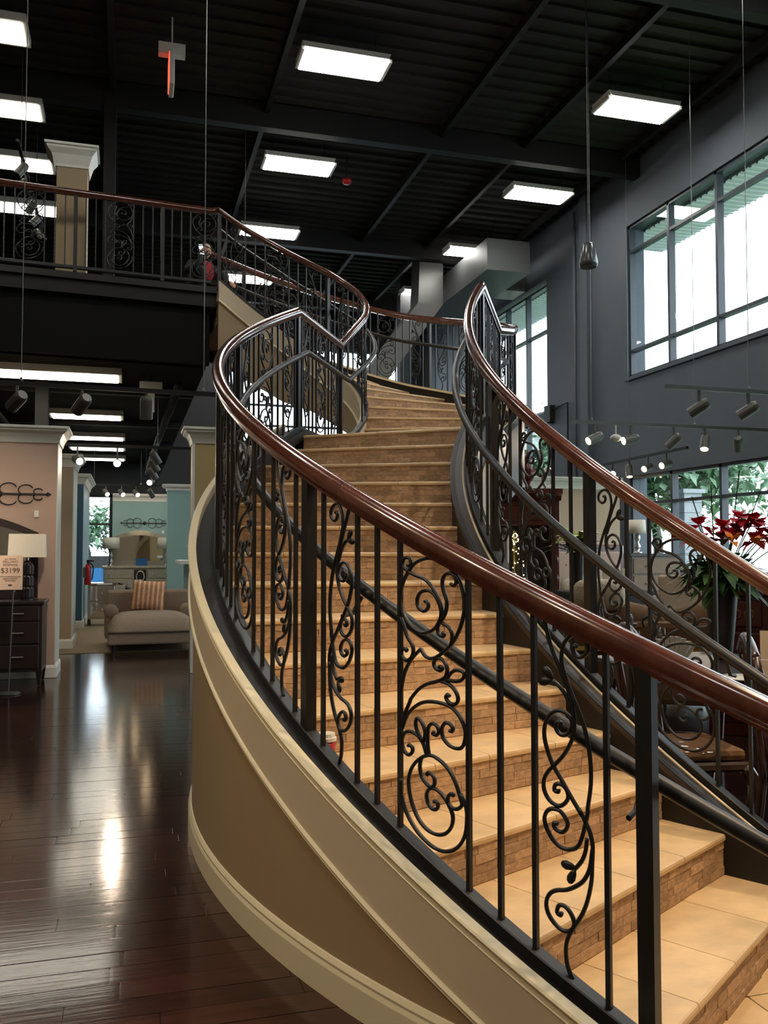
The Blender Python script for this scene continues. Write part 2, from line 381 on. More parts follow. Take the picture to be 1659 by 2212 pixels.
# ------------------------------------------------------------ staircase
RI=.17; RO,RN=4.66,3.18
def ang(k): return R(40.1-5.13*k)
def pos(r,k): a=ang(k); return (STC[0]-r*cos(a),STC[1]-r*sin(a))
st=thing('staircase','wide curved staircase with honed travertine treads and split stone risers','staircase',(2,5,0))
bk=B(-.5,.5,-.5,.5,-.5,.5)
bm_=[]
for q in range(5):
    m=MB(); m.v=[(x,y+(random.uniform(-.12,.12) if 0 else 0),z) for x,y,z in bk.v]; m.f=bk.f[:]; bm_.append(m.mesh('riser_brick',brick,bev=.02))
def rows(L):  # brick lengths along a riser
    out=[]; x=0
    while x<L-.02:
        l=min(random.uniform(.04,.15),L-x)
        if L-x-l<.05: l=L-x
        out.append((x,l)); x+=l
    return out
nb=0
def riser(parent,A,Bp,z0,z1,single,n=4):
    # A inner end, Bp outer end of the riser line; front is to the right of A->Bp rotated (towards the lower step)
    global nb
    A=Vector(A);Bv=Vector(Bp); d=(Bv-A); L=d.length; d.normalize(); nrm=Vector((d.y,-d.x))*1
    # front direction: towards descending side
    h=(z1-z0)/n; rz=math.atan2(d.y,d.x); m=MB()
    fr=FR*nrm
    for r_ in range(n):
        for x,l in rows(L):
            pr=random.uniform(.001,.006); c=A+d*(x+l/2)+fr*(pr/2-.008)
            if single and nb<296:
                o=inst('riser_brick',random.choice(bm_),parent,(c.x,c.y,z0+h*(r_+.5)),(0,0,rz if FR>0 else rz+PI),(l-.0014,.016+pr,h-.0014)); nb+=1
            else:
                u=d*(l/2-.0007); v=fr*(.008+pr/2)
                q=[c-u-v,c+u-v,c+u+v,c-u+v]
                m.hexa([(p.x,p.y,z0+h*r_+.0007) for p in q],[(p.x,p.y,z0+h*(r_+1)-.0007) for p in q])
    if m.v: m.build('riser_brick_field',brick,parent,kind='stuff')
FR=1
def tiles(parent,a0,b0,a1,b1,z,n,over=.013):
    # tread between front edge a0-b0 and back edge a1-b1 (a inner, b outer)
    a0,b0,a1,b1=[Vector(p) for p in (a0,b0,a1,b1)]
    f=(a0-a1+b0-b1).normalized()
    ed=[0]+[(i+random.uniform(-.12,.12))/n for i in range(1,n)]+[1]
    for i in range(n):
        t0,t1=ed[i]+.0012,ed[i+1]-.0012; m=MB(); S0=[]
        for t in (t0,t1):
            F=a0.lerp(b0,t); K=a1.lerp(b1,t)
            for dd,zz in ((over-.001,-.024),(over,-.012),(over-.003,-.004),(over-.009,0)):
                p=F+f*dd; S0.append((p.x,p.y,z+zz))
            S0.append((K.x,K.y,z)); S0.append((K.x,K.y,z-.024))
        m.add(S0,[(5,4,3,2,1,0),(6,7,8,9,10,11)]+[(j,(j+1)%6,(j+1)%6+6,j+6) for j in range(6)])
        m.build('tread_tile',tread,parent)
def core(parent,a0,b0,a1,b1,z0,z1):
    MB().prism([a0,b0,b1,a1],z0,z1).build('step_core',mortar,parent)
FR=-1 if (lambda A,Bq:(Vector((Bq[1]-A[1],-(Bq[0]-A[0]))).dot(Vector(pos(4,3))-Vector(pos(4,4)))))(pos(RN,4),pos(RO,4))<0 else 1
for k in range(1,15):
    s_=thing('step',parent=st,loc=pos(3.9,k)+(RI*k,))
    core(s_,pos(RN,k),pos(RO,k),pos(RN,k+1),pos(RO,k+1),RI*(k-1)-(.1 if k>1 else 0),RI*k-.024)
    riser(s_,pos(RN,k),pos(RO,k),RI*(k-1)+.002,RI*k-.0245,k<=7)
    tiles(s_,pos(RN,k),pos(RO,k),pos(RN,k+1),pos(RO,k+1),RI*k,4)
def quad(i): return INN[i],OUT[i]
s_=thing('landing',parent=st,loc=(2.5,8,2.55))
core(s_,pos(RN,15),pos(RO,15),OUT[0],INN[0],2.28,2.526)
s_.children[0].data.vertices  # core built
riser(s_,pos(RN,15),pos(RO,15),2.382,2.5255,False)
a0,b0,a1,b1=[Vector(p) for p in (pos(RN,15),pos(RO,15),OUT[0],INN[0])]
for j in range(3):
    tiles(s_,a0.lerp(a1,j/3),b0.lerp(b1,j/3),a0.lerp(a1,(j+1)/3),b0.lerp(b1,(j+1)/3),2.55,4,.013 if j==0 else -.001)
for i in range(13):
    k=16+i; s_=thing('step',parent=st,loc=INN[i]+(RI*k,))
    core(s_,OUT[i],INN[i],OUT[i+1],INN[i+1],RI*(k-1)-.12,RI*k-.024)
    riser(s_,OUT[i],INN[i],RI*(k-1)+.002,RI*k-.0245,False)
    tiles(s_,OUT[i],INN[i],OUT[i+1],INN[i+1],RI*k,3)
s_=thing('step',parent=st,loc=INN[13]+(ZM,))
riser(s_,OUT[13],INN[13],ZM-.168,ZM-.031,False)
# paths: list of (x,y,nosing z)
def arc(r,k0,k1,n): return [pos(r,k0+(k1-k0)*i/n)+(RI*(k0+(k1-k0)*i/n),) for i in range(n+1)]
LC=(2.08,8.83); RC=(3.47,7.97)
def off(pts,a):
    out=[]; P=[Vector(p[:2]) for p in pts]
    for i in range(len(P)):
        t=(P[min(i+1,len(P)-1)]-P[max(i-1,0)]).normalized(); q=P[i]+Vector((t.y,-t.x))*a; out.append((q.x,q.y,pts[i][2]))
    return out
def smooth(lst,k0):
    p=[(x,y,RI*(k0+i)) for i,(x,y) in enumerate(lst)]; return catmull(p,4)
UI=smooth(INN,16); UO=smooth(OUT,16)
ZL=2.55
PL=arc(4.72,-.6,15,90); PR=arc(3.05,-.6,15,80)
# outer (left) side of the lower flight
def sub(name,pts,prof,m,**k): return MB().sweep(pts,prof).build(name,m,st,**k)
rect=lambda a0,a1,b0,b1:[(a0,b0),(a1,b0),(a1,b1),(a0,b1)]
sub('stringer_cap',PL,rect(-.128,.06,-.04,.045),iron2)
sub('fascia_board',PL,rect(-.15,-.12,-.135,.10),band)
sub('cap_moulding',PL,[(-.118,.088),(-.118,.108),(-.158,.108),(-.163,.102),(-.160,.095),(-.152,.092),(-.152,.072),(-.155,.069),(-.152,.064),(-.14,.064)],cream)
sub('lower_moulding',PL,[(-.12,-.162),(-.15,-.162),(-.156,-.157),(-.153,-.151),(-.160,-.147),(-.162,-.139),(-.157,-.133),(-.150,-.130),(-.12,-.130)],cream)
wp=[p for p in arc(4.82,-.6,15,90)]
MB().ribbon(wp,[0]*len(wp),[max(.02,p[2]-.1) for p in wp],-.03,.06).build('outer_wall',tan,st)
bp=[p[:2]+(0,) for p in arc(4.845,.9,15,90)]
sub('baseboard',bp,[(.0,0),(-.024,0),(-.024,.10),(-.018,.115),(-.02,.125),(-.010,.14),(0,.145)],cream)
# inner (right) side of the lower flight
sub('inner_stringer',PR,rect(-.13,-.10,-.36,.085),iron2)
sub('curb_cap',PR,rect(-.135,-.045,.055,.08),mat('curb_lit_tone',S(56,49,46),.4))  # light caught by the curb top is put into this lighter tone
sub('curb_moulding',PR,[(-.050,.075),(-.036,.075),(-.035,.083),(-.038,.087),(-.041,.084),(-.045,.088),(-.050,.085)],band)
sub('curb_body',PR,rect(-.10,.06,-.3,.075),iron2)
wp=arc(3.02,-.6,15,70)
MB().ribbon(wp,[0]*len(wp),[max(.02,p[2]-.2) for p in wp],-.04,.04).build('inner_wall',tan,st)
# landing edges and upper flight sides
LL=[pos(4.72,15)+(ZL,),LC+(ZL,)]
RRl=[pos(3.05,15)+(ZL,),RC+(ZL,)]
sub('landing_edge',LL,rect(-.10,.06,-.30,.05),iron2)
sub('landing_edge',RRl,rect(-.06,.10,-.30,.08),iron2)
sub('landing_wall',[pos(4.72,15)+(0,),LC+(0,)],rect(-.08,.0,0,2.3),tan)
UIs=[LC+(ZL,)]+UI
fs=off(UIs,-.02)
sub('upper_fascia',fs,rect(-.05,.02,-.16,.09),band)
pz=lambda z:interp(z/RI,[16,19,21,23,25,27],[-.34,-.42,-.52,-.60,-.78,-.86])
MB().ribbon(fs,[p[2]+pz(p[2]) for p in fs],[p[2]-.16 for p in fs],-.03,.02).build('upper_panel',tan,st)
sub('panel_moulding',fs,[(-.02,-.185),(-.055,-.185),(-.066,-.17),(-.055,-.155),(-.02,-.155)],cream)
MB().ribbon(fs,[p[2]+pz(p[2])-.03 for p in fs],[p[2]+pz(p[2])+.05 for p in fs],-.05,.02).build('panel_base',tan,st)
UOs=[RC+(ZL,)]+UO
sub('upper_stringer',off(UOs,.03),rect(-.04,.06,-.55,.11),iron2)
sub('upper_curb_moulding',off(UOs,.0),rect(-.035,.01,.085,.115),cream)
m=MB(); n=len(UI)
for i in range(n-1):
    a,b,c,d=UI[i],UO[i],UO[i+1],UI[i+1]
    m.hexa([(p[0],p[1],p[2]-.34) for p in (a,b,c,d)],[(p[0],p[1],p[2]-.30) for p in (a,b,c,d)])
m.build('soffit',tan,st)
MB().prism([pos(RN,15),pos(RO,15),LC,INN[0],OUT[0],RC],2.2,2.29).build('landing_soffit',tan,st)

# ------------------------------------------------------------ railings
def curves(t): return [[tuple(int(v)/1000 for v in p.split(',')) for p in l.split()] for l in t.strip().split('\n')]
WIDE="""-36,833 -26,834 -18,824 -23,809 -43,801 -66,814 -71,840 -54,864 -23,871 5,862 27,838 40,809 37,781 15,750 -19,732 -60,729 -105,750 -139,786 -153,821 -153,857 -139,897 -115,930 -88,957 -54,972 -16,978 29,972 70,954 104,928 131,890 143,845 140,798 118,743 84,698 42,667 1,647 -30,650 -47,665 -54,674
-120,954 -110,952 -101,960 -108,976 -126,980 -141,968 -139,949 -115,932 -78,919 -40,909 -6,888 22,857 39,826 45,800 36,771
84,896 99,890 108,900 106,914 94,927 73,930 53,919 46,897 53,869 65,843 65,817 53,788 32,767 24,748 30,730 48,723 54,730 46,735
46,766 70,757 87,741 90,719 84,699
-153,774 -136,743 -119,710 -96,684 -91,660 -103,639 -126,629 -146,643 -148,660 -134,669 -122,666 -127,660
-54,675 -78,655 -105,629 -132,589 -148,537 -154,498 -151,462
29,622 39,624 46,618 36,611 17,615 6,631 18,648 42,649 61,634 67,612 54,589 15,572 -26,560 -67,537 -102,503 -108,491 -131,450 -145,406
63,584 84,608 108,620 135,617 142,605 128,589 101,583 63,584
36,576 70,572 97,558 113,537 112,518 94,508 73,513 61,527 68,537 78,532
-145,397 -120,445 -85,477 -39,499 21,506 81,499 120,475 144,438 144,404 130,377 102,370 70,377 46,399 42,423 56,443 77,444 91,433 88,421 77,423
-44,367 -71,397 -80,421 -74,440 -60,438 -43,421 -34,397 -41,367
-18,331 -23,362 -23,397 -18,421 0,434 21,428 29,411 17,398 1,401 7,408
-30,331 -43,360 -67,382 -103,392 -134,382 -147,355 -138,326 -117,312 -97,323 -96,340 -111,347 -115,340
91,215 91,223 75,217 68,196 84,179 109,179 130,196 123,218 102,262 70,299 28,321 -14,328 -57,311 -95,277 -113,235 -111,192 -95,148 -67,109 -29,84 14,77 56,89 84,118 90,153 70,187 38,214 7,223 -18,216 -28,194 -21,170 0,155 21,162 23,179 10,184 7,177
-51,316 -60,284 -50,250 -21,228 1,228 10,245 3,262 -14,271 -27,266 -20,262
123,231 148,192 151,153 144,109 123,72 88,43 42,30 -7,35 -64,60 -110,99 -138,140 -152,182 -152,226"""
NARROW="""-80,1028 -75,996 -65,959 -51,920 -28,872 -11,832 6,790 15,740 16,700 4,660 -20,621 -50,589 -70,568 -84,541 -83,512 -66,486 -39,475 -19,483 -5,504 -11,528 -30,539 -47,533 -49,517 -37,515 -36,523
30,938 21,942 15,930 22,914 39,909 60,925 60,949 43,967 20,973 -1,962 -17,938 -23,898 -14,859 9,801 32,753 54,692 66,621 67,554 57,488 57,474 49,441 38,401 24,371 -1,358 -29,358 -57,376 -77,406 -83,434 -70,457 -47,464 -25,457 -7,431 -15,409 -31,401 -50,410 -51,424 -38,422
-28,709 -29,717 -42,711 -42,695 -28,681 -7,684 7,703 8,726 -10,745 -33,750 -59,737 -79,703 -81,666 -70,626 -53,589 -24,549 5,507 39,462 28,480 51,443 64,416 71,381 69,335 66,285 53,227 33,179 4,133 -13,96 -16,63 -11,27 4,-5
69,371 62,323 45,285 22,262 -11,242 -45,232 -67,217 -79,191 -74,161 -52,136 -24,123 1,131 11,154 0,179 -20,194 -38,190 -44,171 -33,164 -29,173
8,756 -6,790 -26,816 -52,835
53,401 49,366 37,335 16,308"""
LEAVES="""-52,835 -99,826
-52,836 -82,872
18,310 -30,313
15,305 -5,262"""

def panel_meshes(tx,flip):
    out=[]
    for c in curves(tx):
        p=catmull([(x*flip,0,z) for x,z in c],3)
        out.append(MB().tube(p,.0066,6,flat=1.15).mesh('scroll_bar',iron,smooth=True))
    return out
WB={f:panel_meshes(WIDE,f) for f in (1,-1)}; NB={f:panel_meshes(NARROW,f) for f in (1,-1)}
def leaf_mesh(f):
    out=[]
    for c in curves(LEAVES):
        a=Vector((c[0][0]*f,0,c[0][1])); b=Vector((c[1][0]*f,0,c[1][1])); m=MB(); d=b-a
        m.tube([a,a+d*.3,a+d*.65,a+d*.9,b],[.004,.011,.014,.010,.003],8,flat=.5); out.append(m.mesh('scroll_leaf',iron,smooth=True))
    return out
LB={f:leaf_mesh(f) for f in (1,-1)}
BW=.0075
bal=B(-BW,BW,-BW,BW,0,1).mesh('baluster',iron)
post=B(-.023,.023,-.023,.023,0,1).mesh('newel_post',iron)
foot=MB().lathe([(.013,0),(.016,.004),(.012,.012)],8).mesh('baluster_foot',iron)
RAILP=[(-.022,0),(.022,0),(.025,.016),(.034,.024),(.037,.045),(.033,.066),(.020,.082),(0,.089),(-.020,.082),(-.033,.066),(-.037,.045),(-.034,.024),(-.025,.016)]
class Path:
    def __init__(s,pts):
        s.p=pts; s.s=[0]
        for a,b in zip(pts,pts[1:]): s.s.append(s.s[-1]+math.hypot(b[0]-a[0],b[1]-a[1]))
        s.L=s.s[-1]
    def at(s,d):
        d=min(max(d,0),s.L)
        for i in range(len(s.s)-1):
            if d<=s.s[i+1]+1e-9:
                t=(d-s.s[i])/max(1e-9,s.s[i+1]-s.s[i]); a,b=s.p[i],s.p[i+1]
                return lerp(a,b,t),math.atan2(b[1]-a[1],b[0]-a[0])
PER=[('post',0),('bal',.116),('N',.232,1),('bal',.348),('bal',.472),('bal',.596),('W',.753,1),('bal',.910),('bal',1.034),('bal',1.152),('N',1.268,-1),('bal',1.384)]
def fill(rail,pts,glo,ghi,phase=0,period=1.5,d0=0,d1=None,posts=(),per=None):
    # pts: (x,y,base z); members stand from base+glo to base+ghi (functions of distance)
    P=Path(pts); d1=P.L if d1 is None else d1
    n0=math.floor((d0-phase)/period)-1; n1=math.ceil((d1-phase)/period)+1; q=1 if per else period/1.5; per=per or PER
    def stand(kind,d,f=1):
        (x,y,z),h=P.at(d); lo=z+glo(d); hi=z+ghi(d)
        if kind=='bal':
            b_=inst('baluster',bal,rail,(x,y,lo-.004),(0,0,h),(1,1,hi-lo+.02)); 
        elif kind=='post': inst('newel_post',post,rail,(x,y,lo-.07),(0,0,h),(1,1,hi-lo+.085))
        else:
            src=WB[f] if kind=='W' else NB[f]
            e=thing('scroll_panel',parent=rail,loc=(x,y,lo),rz=h+PI,local=True); sz=(hi-lo)/.985
            e.scale=(1,1,sz)
            for me in src:
                o=bpy.data.objects.new(me.name,me); C.objects.link(o); o.parent=e
            if kind=='N':
                for me in LB[f]:
                    o=bpy.data.objects.new(me.name,me); C.objects.link(o); o.parent=e
    for n in range(n0,n1):
        for it in per:
            d=phase+n*period+it[1]*q; mrg=.16*q if it[0]=='W' else .06 if it[0]=='N' else .03
            if d0+mrg<d<d1-mrg: stand(it[0],d,it[2] if len(it)>2 else 1)
    for d in posts: stand('post',d)
def brackets(rail,pts,side,z,every=1.2):
    P=Path(pts); d=.7
    while d<P.L:
        (x,y,zz),h=P.at(d); n=(sin(h)*side,-cos(h)*side)
        MB().tube([(x,y,zz+z-.10),(x+n[0]*.05,y+n[1]*.05,zz+z-.09),(x+n[0]*.09,y+n[1]*.09,zz+z-.03)],.009,6).build('rail_bracket',iron,rail)
        d+=every
# left railing: lower flight, landing, inner side of the upper flight
lr=thing('stair_railing','near outer stair railing of black iron scrolls under a brown wooden handrail','railing',(1.3,2.1,0))
gI=lambda i,n: interp(16+13*i/n,[16,22,29],[1.309,1.30,1.075])
RT=1.148
hl=[(x,y,z+RT-.089) for x,y,z in PL]+[LC+(ZL+RT-.089,)]+[(x,y,z+gI(i,len(UI)-1)-.089) for i,(x,y,z) in enumerate(UI)]
MB().sweep(hl,RAILP).build('handrail',rail_wood,lr,auto=True)
sh=rect(-.025,.025,.035,.085)
PLs=arc(4.72,.86,15,84)
MB().sweep(PLs+[LC+(ZL,)]+[(x,y,z+.06) for x,y,z in UI],sh).build('shoe_rail',iron,lr,bev=.004)
fill(lr,PL,lambda d:.085,lambda d:RT-.085,phase=(.93+.6)*R(5.13)*4.72,d0=(.93+.6)*R(5.13)*4.72-.04,posts=(Path(PL).L-.01,))
fill(lr,LL,lambda d:.085,lambda d:RT-.085,phase=0,period=Path(LL).L,posts=(Path(LL).L,))
pu=Path(UI)
fill(lr,UI,lambda d:.145,lambda d:interp(16+13*d/pu.L,[16,22,29],[1.309,1.30,1.075])-.085,phase=.02,period=pu.L/2.0,posts=(pu.L-.01,))
gl=off(PL,.10); GZ=.735
g=[(x,y,z+GZ) for x,y,z in gl]+[(LC[0]+.08,LC[1]-.05,ZL+GZ)]+[(x,y,z+GZ+.1) for x,y,z in off(UI,.10)]
MB().tube(g,.024,10).build('grab_rail',iron,lr,smooth=True)
brackets(lr,PL,1,GZ)
# right railing: inner side of lower flight, landing, outer side of the upper flight
rr=thing('stair_railing','far inner stair railing of black iron scrolls beside the showroom furniture','railing',(2.5,3,0))
RT2=1.20; PRs=PR
ho=[(x,y,z+RT2-.089) for x,y,z in PRs]+[RC+(ZL+RT2-.089,)]+[(x,y,z+1.104-.089) for x,y,z in UO]
MB().sweep(ho,RAILP).build('handrail',rail_wood,rr,auto=True)
MB().sweep(PRs+[RC+(ZL,)]+UO,rect(-.025,.025,.075,.118)).build('shoe_rail',iron,rr,bev=.004)
fill(rr,PRs,lambda d:.118,lambda d:RT2-.085,phase=1.482,period=.985,per=[('post',0),('bal',.14),('bal',.285),('W',.45,1),('bal',.615),('bal',.745),('N',.86,-1)],posts=(.03,Path(PRs).L-.01))
fill(rr,RRl,lambda d:.118,lambda d:RT2-.085,phase=0,period=Path(RRl).L,posts=(Path(RRl).L,))
po=Path(UO)
fill(rr,UO,lambda d:.118,lambda d:1.104-.085,phase=.3,posts=(po.L-.01,))
g=[(x,y,z+.76) for x,y,z in off(PRs,-.10)]+[(RC[0]-.09,RC[1]+.04,ZL+.76)]+[(x,y,z+.70) for x,y,z in off(UO,-.10)]
MB().tube(g,.024,10).build('grab_rail',iron,rr,smooth=True)
brackets(rr,PRs,-1,.76)
# mezzanine railing
mr=thing('mezzanine_railing','wrought iron balcony railing with brown wood handrail along the mezzanine edge','railing',(-3,11,ZM))
ME=[(-7.5,10.78,ZM),(1.0,11.55,ZM),(1.08,11.5,ZM)]
MB().sweep([(x,y,z+1.075-.089) for x,y,z in ME],RAILP).build('handrail',rail_wood,mr,auto=True)
MB().sweep(ME,rect(-.025,.025,.07,.11)).build('shoe_rail',iron,mr,bev=.004)
fill(mr,ME,lambda d:.11,lambda d:.99,phase=.555,period=1.05,per=[('post',0),('bal',.12),('bal',.24),('bal',.355),('W',.525,1),('bal',.695),('bal',.81),('bal',.93)])
# ------------------------------------------------------------ lights of the room
ORD=['first','second','third','fourth','fifth','sixth','seventh','eighth','ninth']
def highbay():
    t=thing('high_bay_light','x','ceiling light',local=True,group='fluorescent high bay lights')
    m=MB(); m.hexa([(-.56,-.27,.0),(.56,-.27,.0),(.56,.27,.0),(-.56,.27,.0)],[(-.6,-.24,.09),(.6,-.24,.09),(.6,.24,.09),(-.6,.24,.09)]); m.build('housing',fixture,t)
    for s in (-1,1):
        B(-.57,.57,s*.135-.125,s*.135+.125,-.035,-.002).build('lamp_panel',lampglow,t,bev=.012)
    for x in (-.59,.59): B(x-.02,x+.02,-.24,.24,-.03,.02).build('end_cap',fixture,t)
    for x in (-.45,.45): MB().tube([(x,0,.09),(x,0,.5)],.006,5).build('hanger',blackgloss,t)
    return t
hb=highbay(); first=True
for xr,nm in ((2.69,'over the stairs'),(7.14,'beside the window wall'),(-1.76,'over the left aisle')):
    for i in range(-4 if xr<0 else -2,5):
        y=11.28+3.27*i
        if (i>3 and xr>5) or (xr<0 and i>-1): continue
        vis=i>=0; lab=('white ceiling light %s, %s from the camera'%(nm,ORD[i])) if vis else 'white ceiling light %s, outside the frame, %s'%(nm,['one step nearer','two steps nearer','three steps nearer','four steps nearer'][-1-i])
        if first: hb.location=(xr,y,8.05); hb['label']=lab; first=False
        else: dup(hb,(xr,y,8.05),0,lab)
def troffer(w_,d_):
    t=thing('troffer_light','x','ceiling light',local=True)
    MB().hexa([(-w_/2,-d_/2,0),(w_/2,-d_/2,0),(w_/2,d_/2,0),(-w_/2,d_/2,0)],[(-w_/2,-d_/2,.1),(w_/2,-d_/2,.1),(w_/2,d_/2,.1),(-w_/2,d_/2,.1)]).build('housing',fixture,t)
    B(-w_/2+.05,w_/2-.05,-d_/2+.05,d_/2-.05,-.012,-.001).build('diffuser',troffglow,t)
    return t
tf=troffer(1.22,.61); first=True
for i,y in enumerate((11.75,13.85,15.8,17.9)):
    lab='framed fluorescent light, %s from the camera in the row above the mezzanine'%ORD[i]
    o=tf if first else dup(tf,None,0); o.location=(-1.9,y,8.05); o['label']=lab; o['group']='framed lights above the mezzanine'; first=False
    for x in (-2.3,-1.5): MB().tube([(x+1.9,0,.1),(x+1.9,0,.55)],.008,5).build('hanger',blackgloss,o)
tf2=troffer(1.22,.61); first=True
for x,y,i in ((-1.55,12.35,0),(-.72,12.35,1),(-.72,16.05,2),(-.7,19.1,3),(-.7,21.1,4),(-.7,23.5,5)):
    o=tf2 if first else dup(tf2,None,0); o.location=(x,y,3.84); first=False; o['group']='troffers under the mezzanine'
    o['label']='slim bright troffer under the mezzanine, %s from the camera'%ORD[i]
def can_meshes():
    body=MB().lathe([(.0,-.02),(.045,-.02),(.055,0),(.06,.02),(.06,.20),(.052,.205),(.052,.19),(0,.19)],14).mesh('can_body',cangrey,smooth=False)
    face=MB().lathe([(0,.191),(.05,.191)],14)
    return body,face.mesh('lamp_face',warmglow),MB().lathe([(0,.191),(.05,.191)],14).mesh('lamp_face',blackgloss)
cb,cf,cd=can_meshes()
stemm=B(-.012,.012,-.012,.012,0,1).mesh('stem',cangrey)
def spot(label,x,y,z,aim,lit=True,group=None,zt=None):
    """a cylinder head hung from its track at height zt, pointing along aim"""
    zt=zt or z+.14; t=thing('track_spotlight',label,'spotlight',(x,y,zt),group)
    q=Vector((0,0,1)).rotation_difference(Vector(aim).normalized()).to_euler()
    b=inst('can_body',cb,t,Vector((x,y,z))-Vector(aim).normalized()*.09,q); inst('lamp_face',cf if lit else cd,t,b.location+Vector(t.location),q)
    inst('stem',stemm,t,(x,y,z),(0,0,0),(1,1,zt-z))
    return t
def track(label,a,b,hang=(),ztop=8.5,m=None):
    t=thing('lighting_track',label,'lighting track',a)
    MB().sweep([a,b],rect(-.02,.02,-.02,.02)).build('track_bar',m or blackgloss,t)
    for f in hang:
        p=lerp(a,b,f); MB().tube([(p[0],p[1],p[2]),(p[0],p[1],ztop)],.0045,5).build('hanging_rod',steelgrey,t)
        MB().lathe([(.012,0),(.02,.03),(.008,.06)],8,(p[0],p[1],p[2]+.0)).build('rod_clamp',steelgrey,t)
    return t
G='track spotlights of the near left track'
track('black lighting track crossing in front of the left displays under the mezzanine edge',(-2.6,8.55,3.06),(1.05,8.72,3.06),(.45,.9))
for i,(x,y) in enumerate(((-.99,8.62),(-.43,8.65),(.15,8.68))):
    spot(['grey cylinder spotlight, leftmost on the near left track','grey cylinder spotlight, middle one on the near left track','grey cylinder spotlight pointing down, rightmost on the near left track'][i],x,y,2.90,((-.55,.75,-.45),(-.45,.8,-.5),(0,.25,-1))[i],False,G,3.05)
G='lit spotlights beyond the pink partition'
track('black lighting track with two lit lamps beyond the beige partition',(-1.6,13.4,3.06),(.9,13.5,3.06),(.8,),3.93)
spot('lit spotlight nearest the beige partition corner, under the mezzanine',-.72,13.43,2.84,(.35,-.9,-.3),True,G,3.05)
spot('glaring lit spotlight facing the camera under the mezzanine troffers',-.17,13.45,2.81,(0,-1,-.14),True,G,3.05)
track('black lighting track before the teal back wall',(-1.2,21.6,3.06),(.9,21.6,3.06),(.2,.7),3.93)
for i,x in enumerate((-.52,-.17,.16,.5)):
    spot('small spotlight aimed at the teal wall, %s from left'%ORD[i],x,21.6,2.88,(.35,-.8,-.45) if i<3 else (.5,.3,-.8),i<3,'small spotlights before the teal wall',3.05)
track('black track running along the aisle with angled black heads',(.42,14,3.3),(.36,20.6,3.25),(.02,.98),3.93)
for i,(y,l) in enumerate(((14.6,0),(15.3,0),(16.2,0),(17.3,1))):
    spot('black spotlight head on the aisle track, %s from the camera'%ORD[i],.4,y,3.02-.06*i,(.5,.2,-.8) if not l else (-.3,-.9,-.3),bool(l),'spotlights on the aisle track',3.28)
G='spotlights on the long right track'
track('thin lighting track toned grey as lit before the window wall, longer lower one',(5.35,10.05,3.17),(8.4,10.05,3.17),(.1,.6),8.5,steelgrey)  # grey material carries the lit look of this bar
for i,(x,a,l) in enumerate(((5.70,(-.95,-.12,-.42),1),(6.22,(-.97,-.02,-.22),1),(6.86,(-.55,.5,-.65),0),(7.33,(-.35,-.35,-.85),1),(7.85,(.5,.6,-.65),0))):
    spot('grey spotlight on the longer right track, %s from left'%ORD[i],x,10.05,2.97,a,bool(l),G,3.16)
G='spotlights on the near right track'
track('thin lighting track toned grey as lit near the top right of the showroom',(5.3,7.9,3.23),(7.6,7.95,3.23),(.45,),8.5,steelgrey)  # light on the bar painted in by the grey material
for i,x in enumerate((5.72,6.33)):
    spot('grey spotlight facing away, %s from left on the nearer right track'%ORD[i],x,7.93,3.03,(-.6,.55,-.5),False,G,3.22)
track('lighting track close to the window wall with five lit lamps',(8.35,15.2,3.1),(8.15,11.6,3.1),(.5,))
for i,(x,y) in enumerate(((8.33,14.75),(8.28,14.0),(8.25,13.4),(8.2,12.75),(8.18,12.2))):
    spot('lit spotlight close to the window wall, %s from left'%ORD[i],x,y,2.9-.0*i,((-.3,-.9,-.3),(-.45,-.9,-.12),(-.1,-.3,-.9),(-.85,-.35,-.3),(-.9,-.25,-.25))[i],True,'lit spotlights by the window wall',3.09)
dm=thing('dome_camera','small white dome camera hanging between the right track spotlights','camera',(6.0,10.05,3.0)); MB().ball((6.0,10.05,2.98),(.075,.06,.05),14,8).build('dome',fixture,dm,smooth=True); MB().tube([(6.0,10.05,3.0),(6.0,10.05,3.15)],.012,6).build('stem',fixture,dm)
# stair spotlights on a track above the lower flight (above the frame), warm
track('black lighting track high above the lower stairs',(2.2,1.1,4.7),(4.4,3.4,4.7),(.2,.8))
for i,f in enumerate((.1,.4,.7)):
    p=lerp((2.2,1.1,4.7),(4.4,3.4,4.7),f); aim=Vector(((1.5,2.6,0),(2.0,3.6,0),(1.8,4.4,1))[i])-Vector(p)
    spot('warm spotlight high above the lower stairs, %s along its track'%ORD[i],p[0],p[1],4.5,aim,True,'warm spotlights above the stairs',4.69)
    l=bpy.data.lights.new('halogen_lamp','SPOT'); l.energy=SPOT_W*2.5; l.color=(1,.76,.50); l.spot_size=R(75); l.spot_blend=.7; l.shadow_soft_size=.05
    lo=bpy.data.objects.new('halogen_lamp',l); C.objects.link(lo); lo.location=Vector((p[0],p[1],4.5))+aim.normalized()*.14; lo.rotation_euler=Vector((0,0,-1)).rotation_difference(aim.normalized()).to_euler()
def lamp_spot(p,aim,e,col=(1,.8,.6),size=70):
    l=bpy.data.lights.new('halogen_lamp','SPOT'); l.energy=e; l.color=col; l.spot_size=R(size); l.spot_blend=.6; l.shadow_soft_size=.05
    lo=bpy.data.objects.new('halogen_lamp',l); C.objects.link(lo); a=Vector(aim).normalized(); lo.location=Vector(p)+a*.13; lo.rotation_euler=Vector((0,0,-1)).rotation_difference(a).to_euler()
lamp_spot((-.99,8.62,2.9),(-.55,.75,-.45),SPOT_W*1.2); lamp_spot((-.43,8.65,2.9),(-.45,.8,-.5),SPOT_W*1.2); lamp_spot((-.17,13.45,2.81),(0,-1,-.14),SPOT_W*.6)
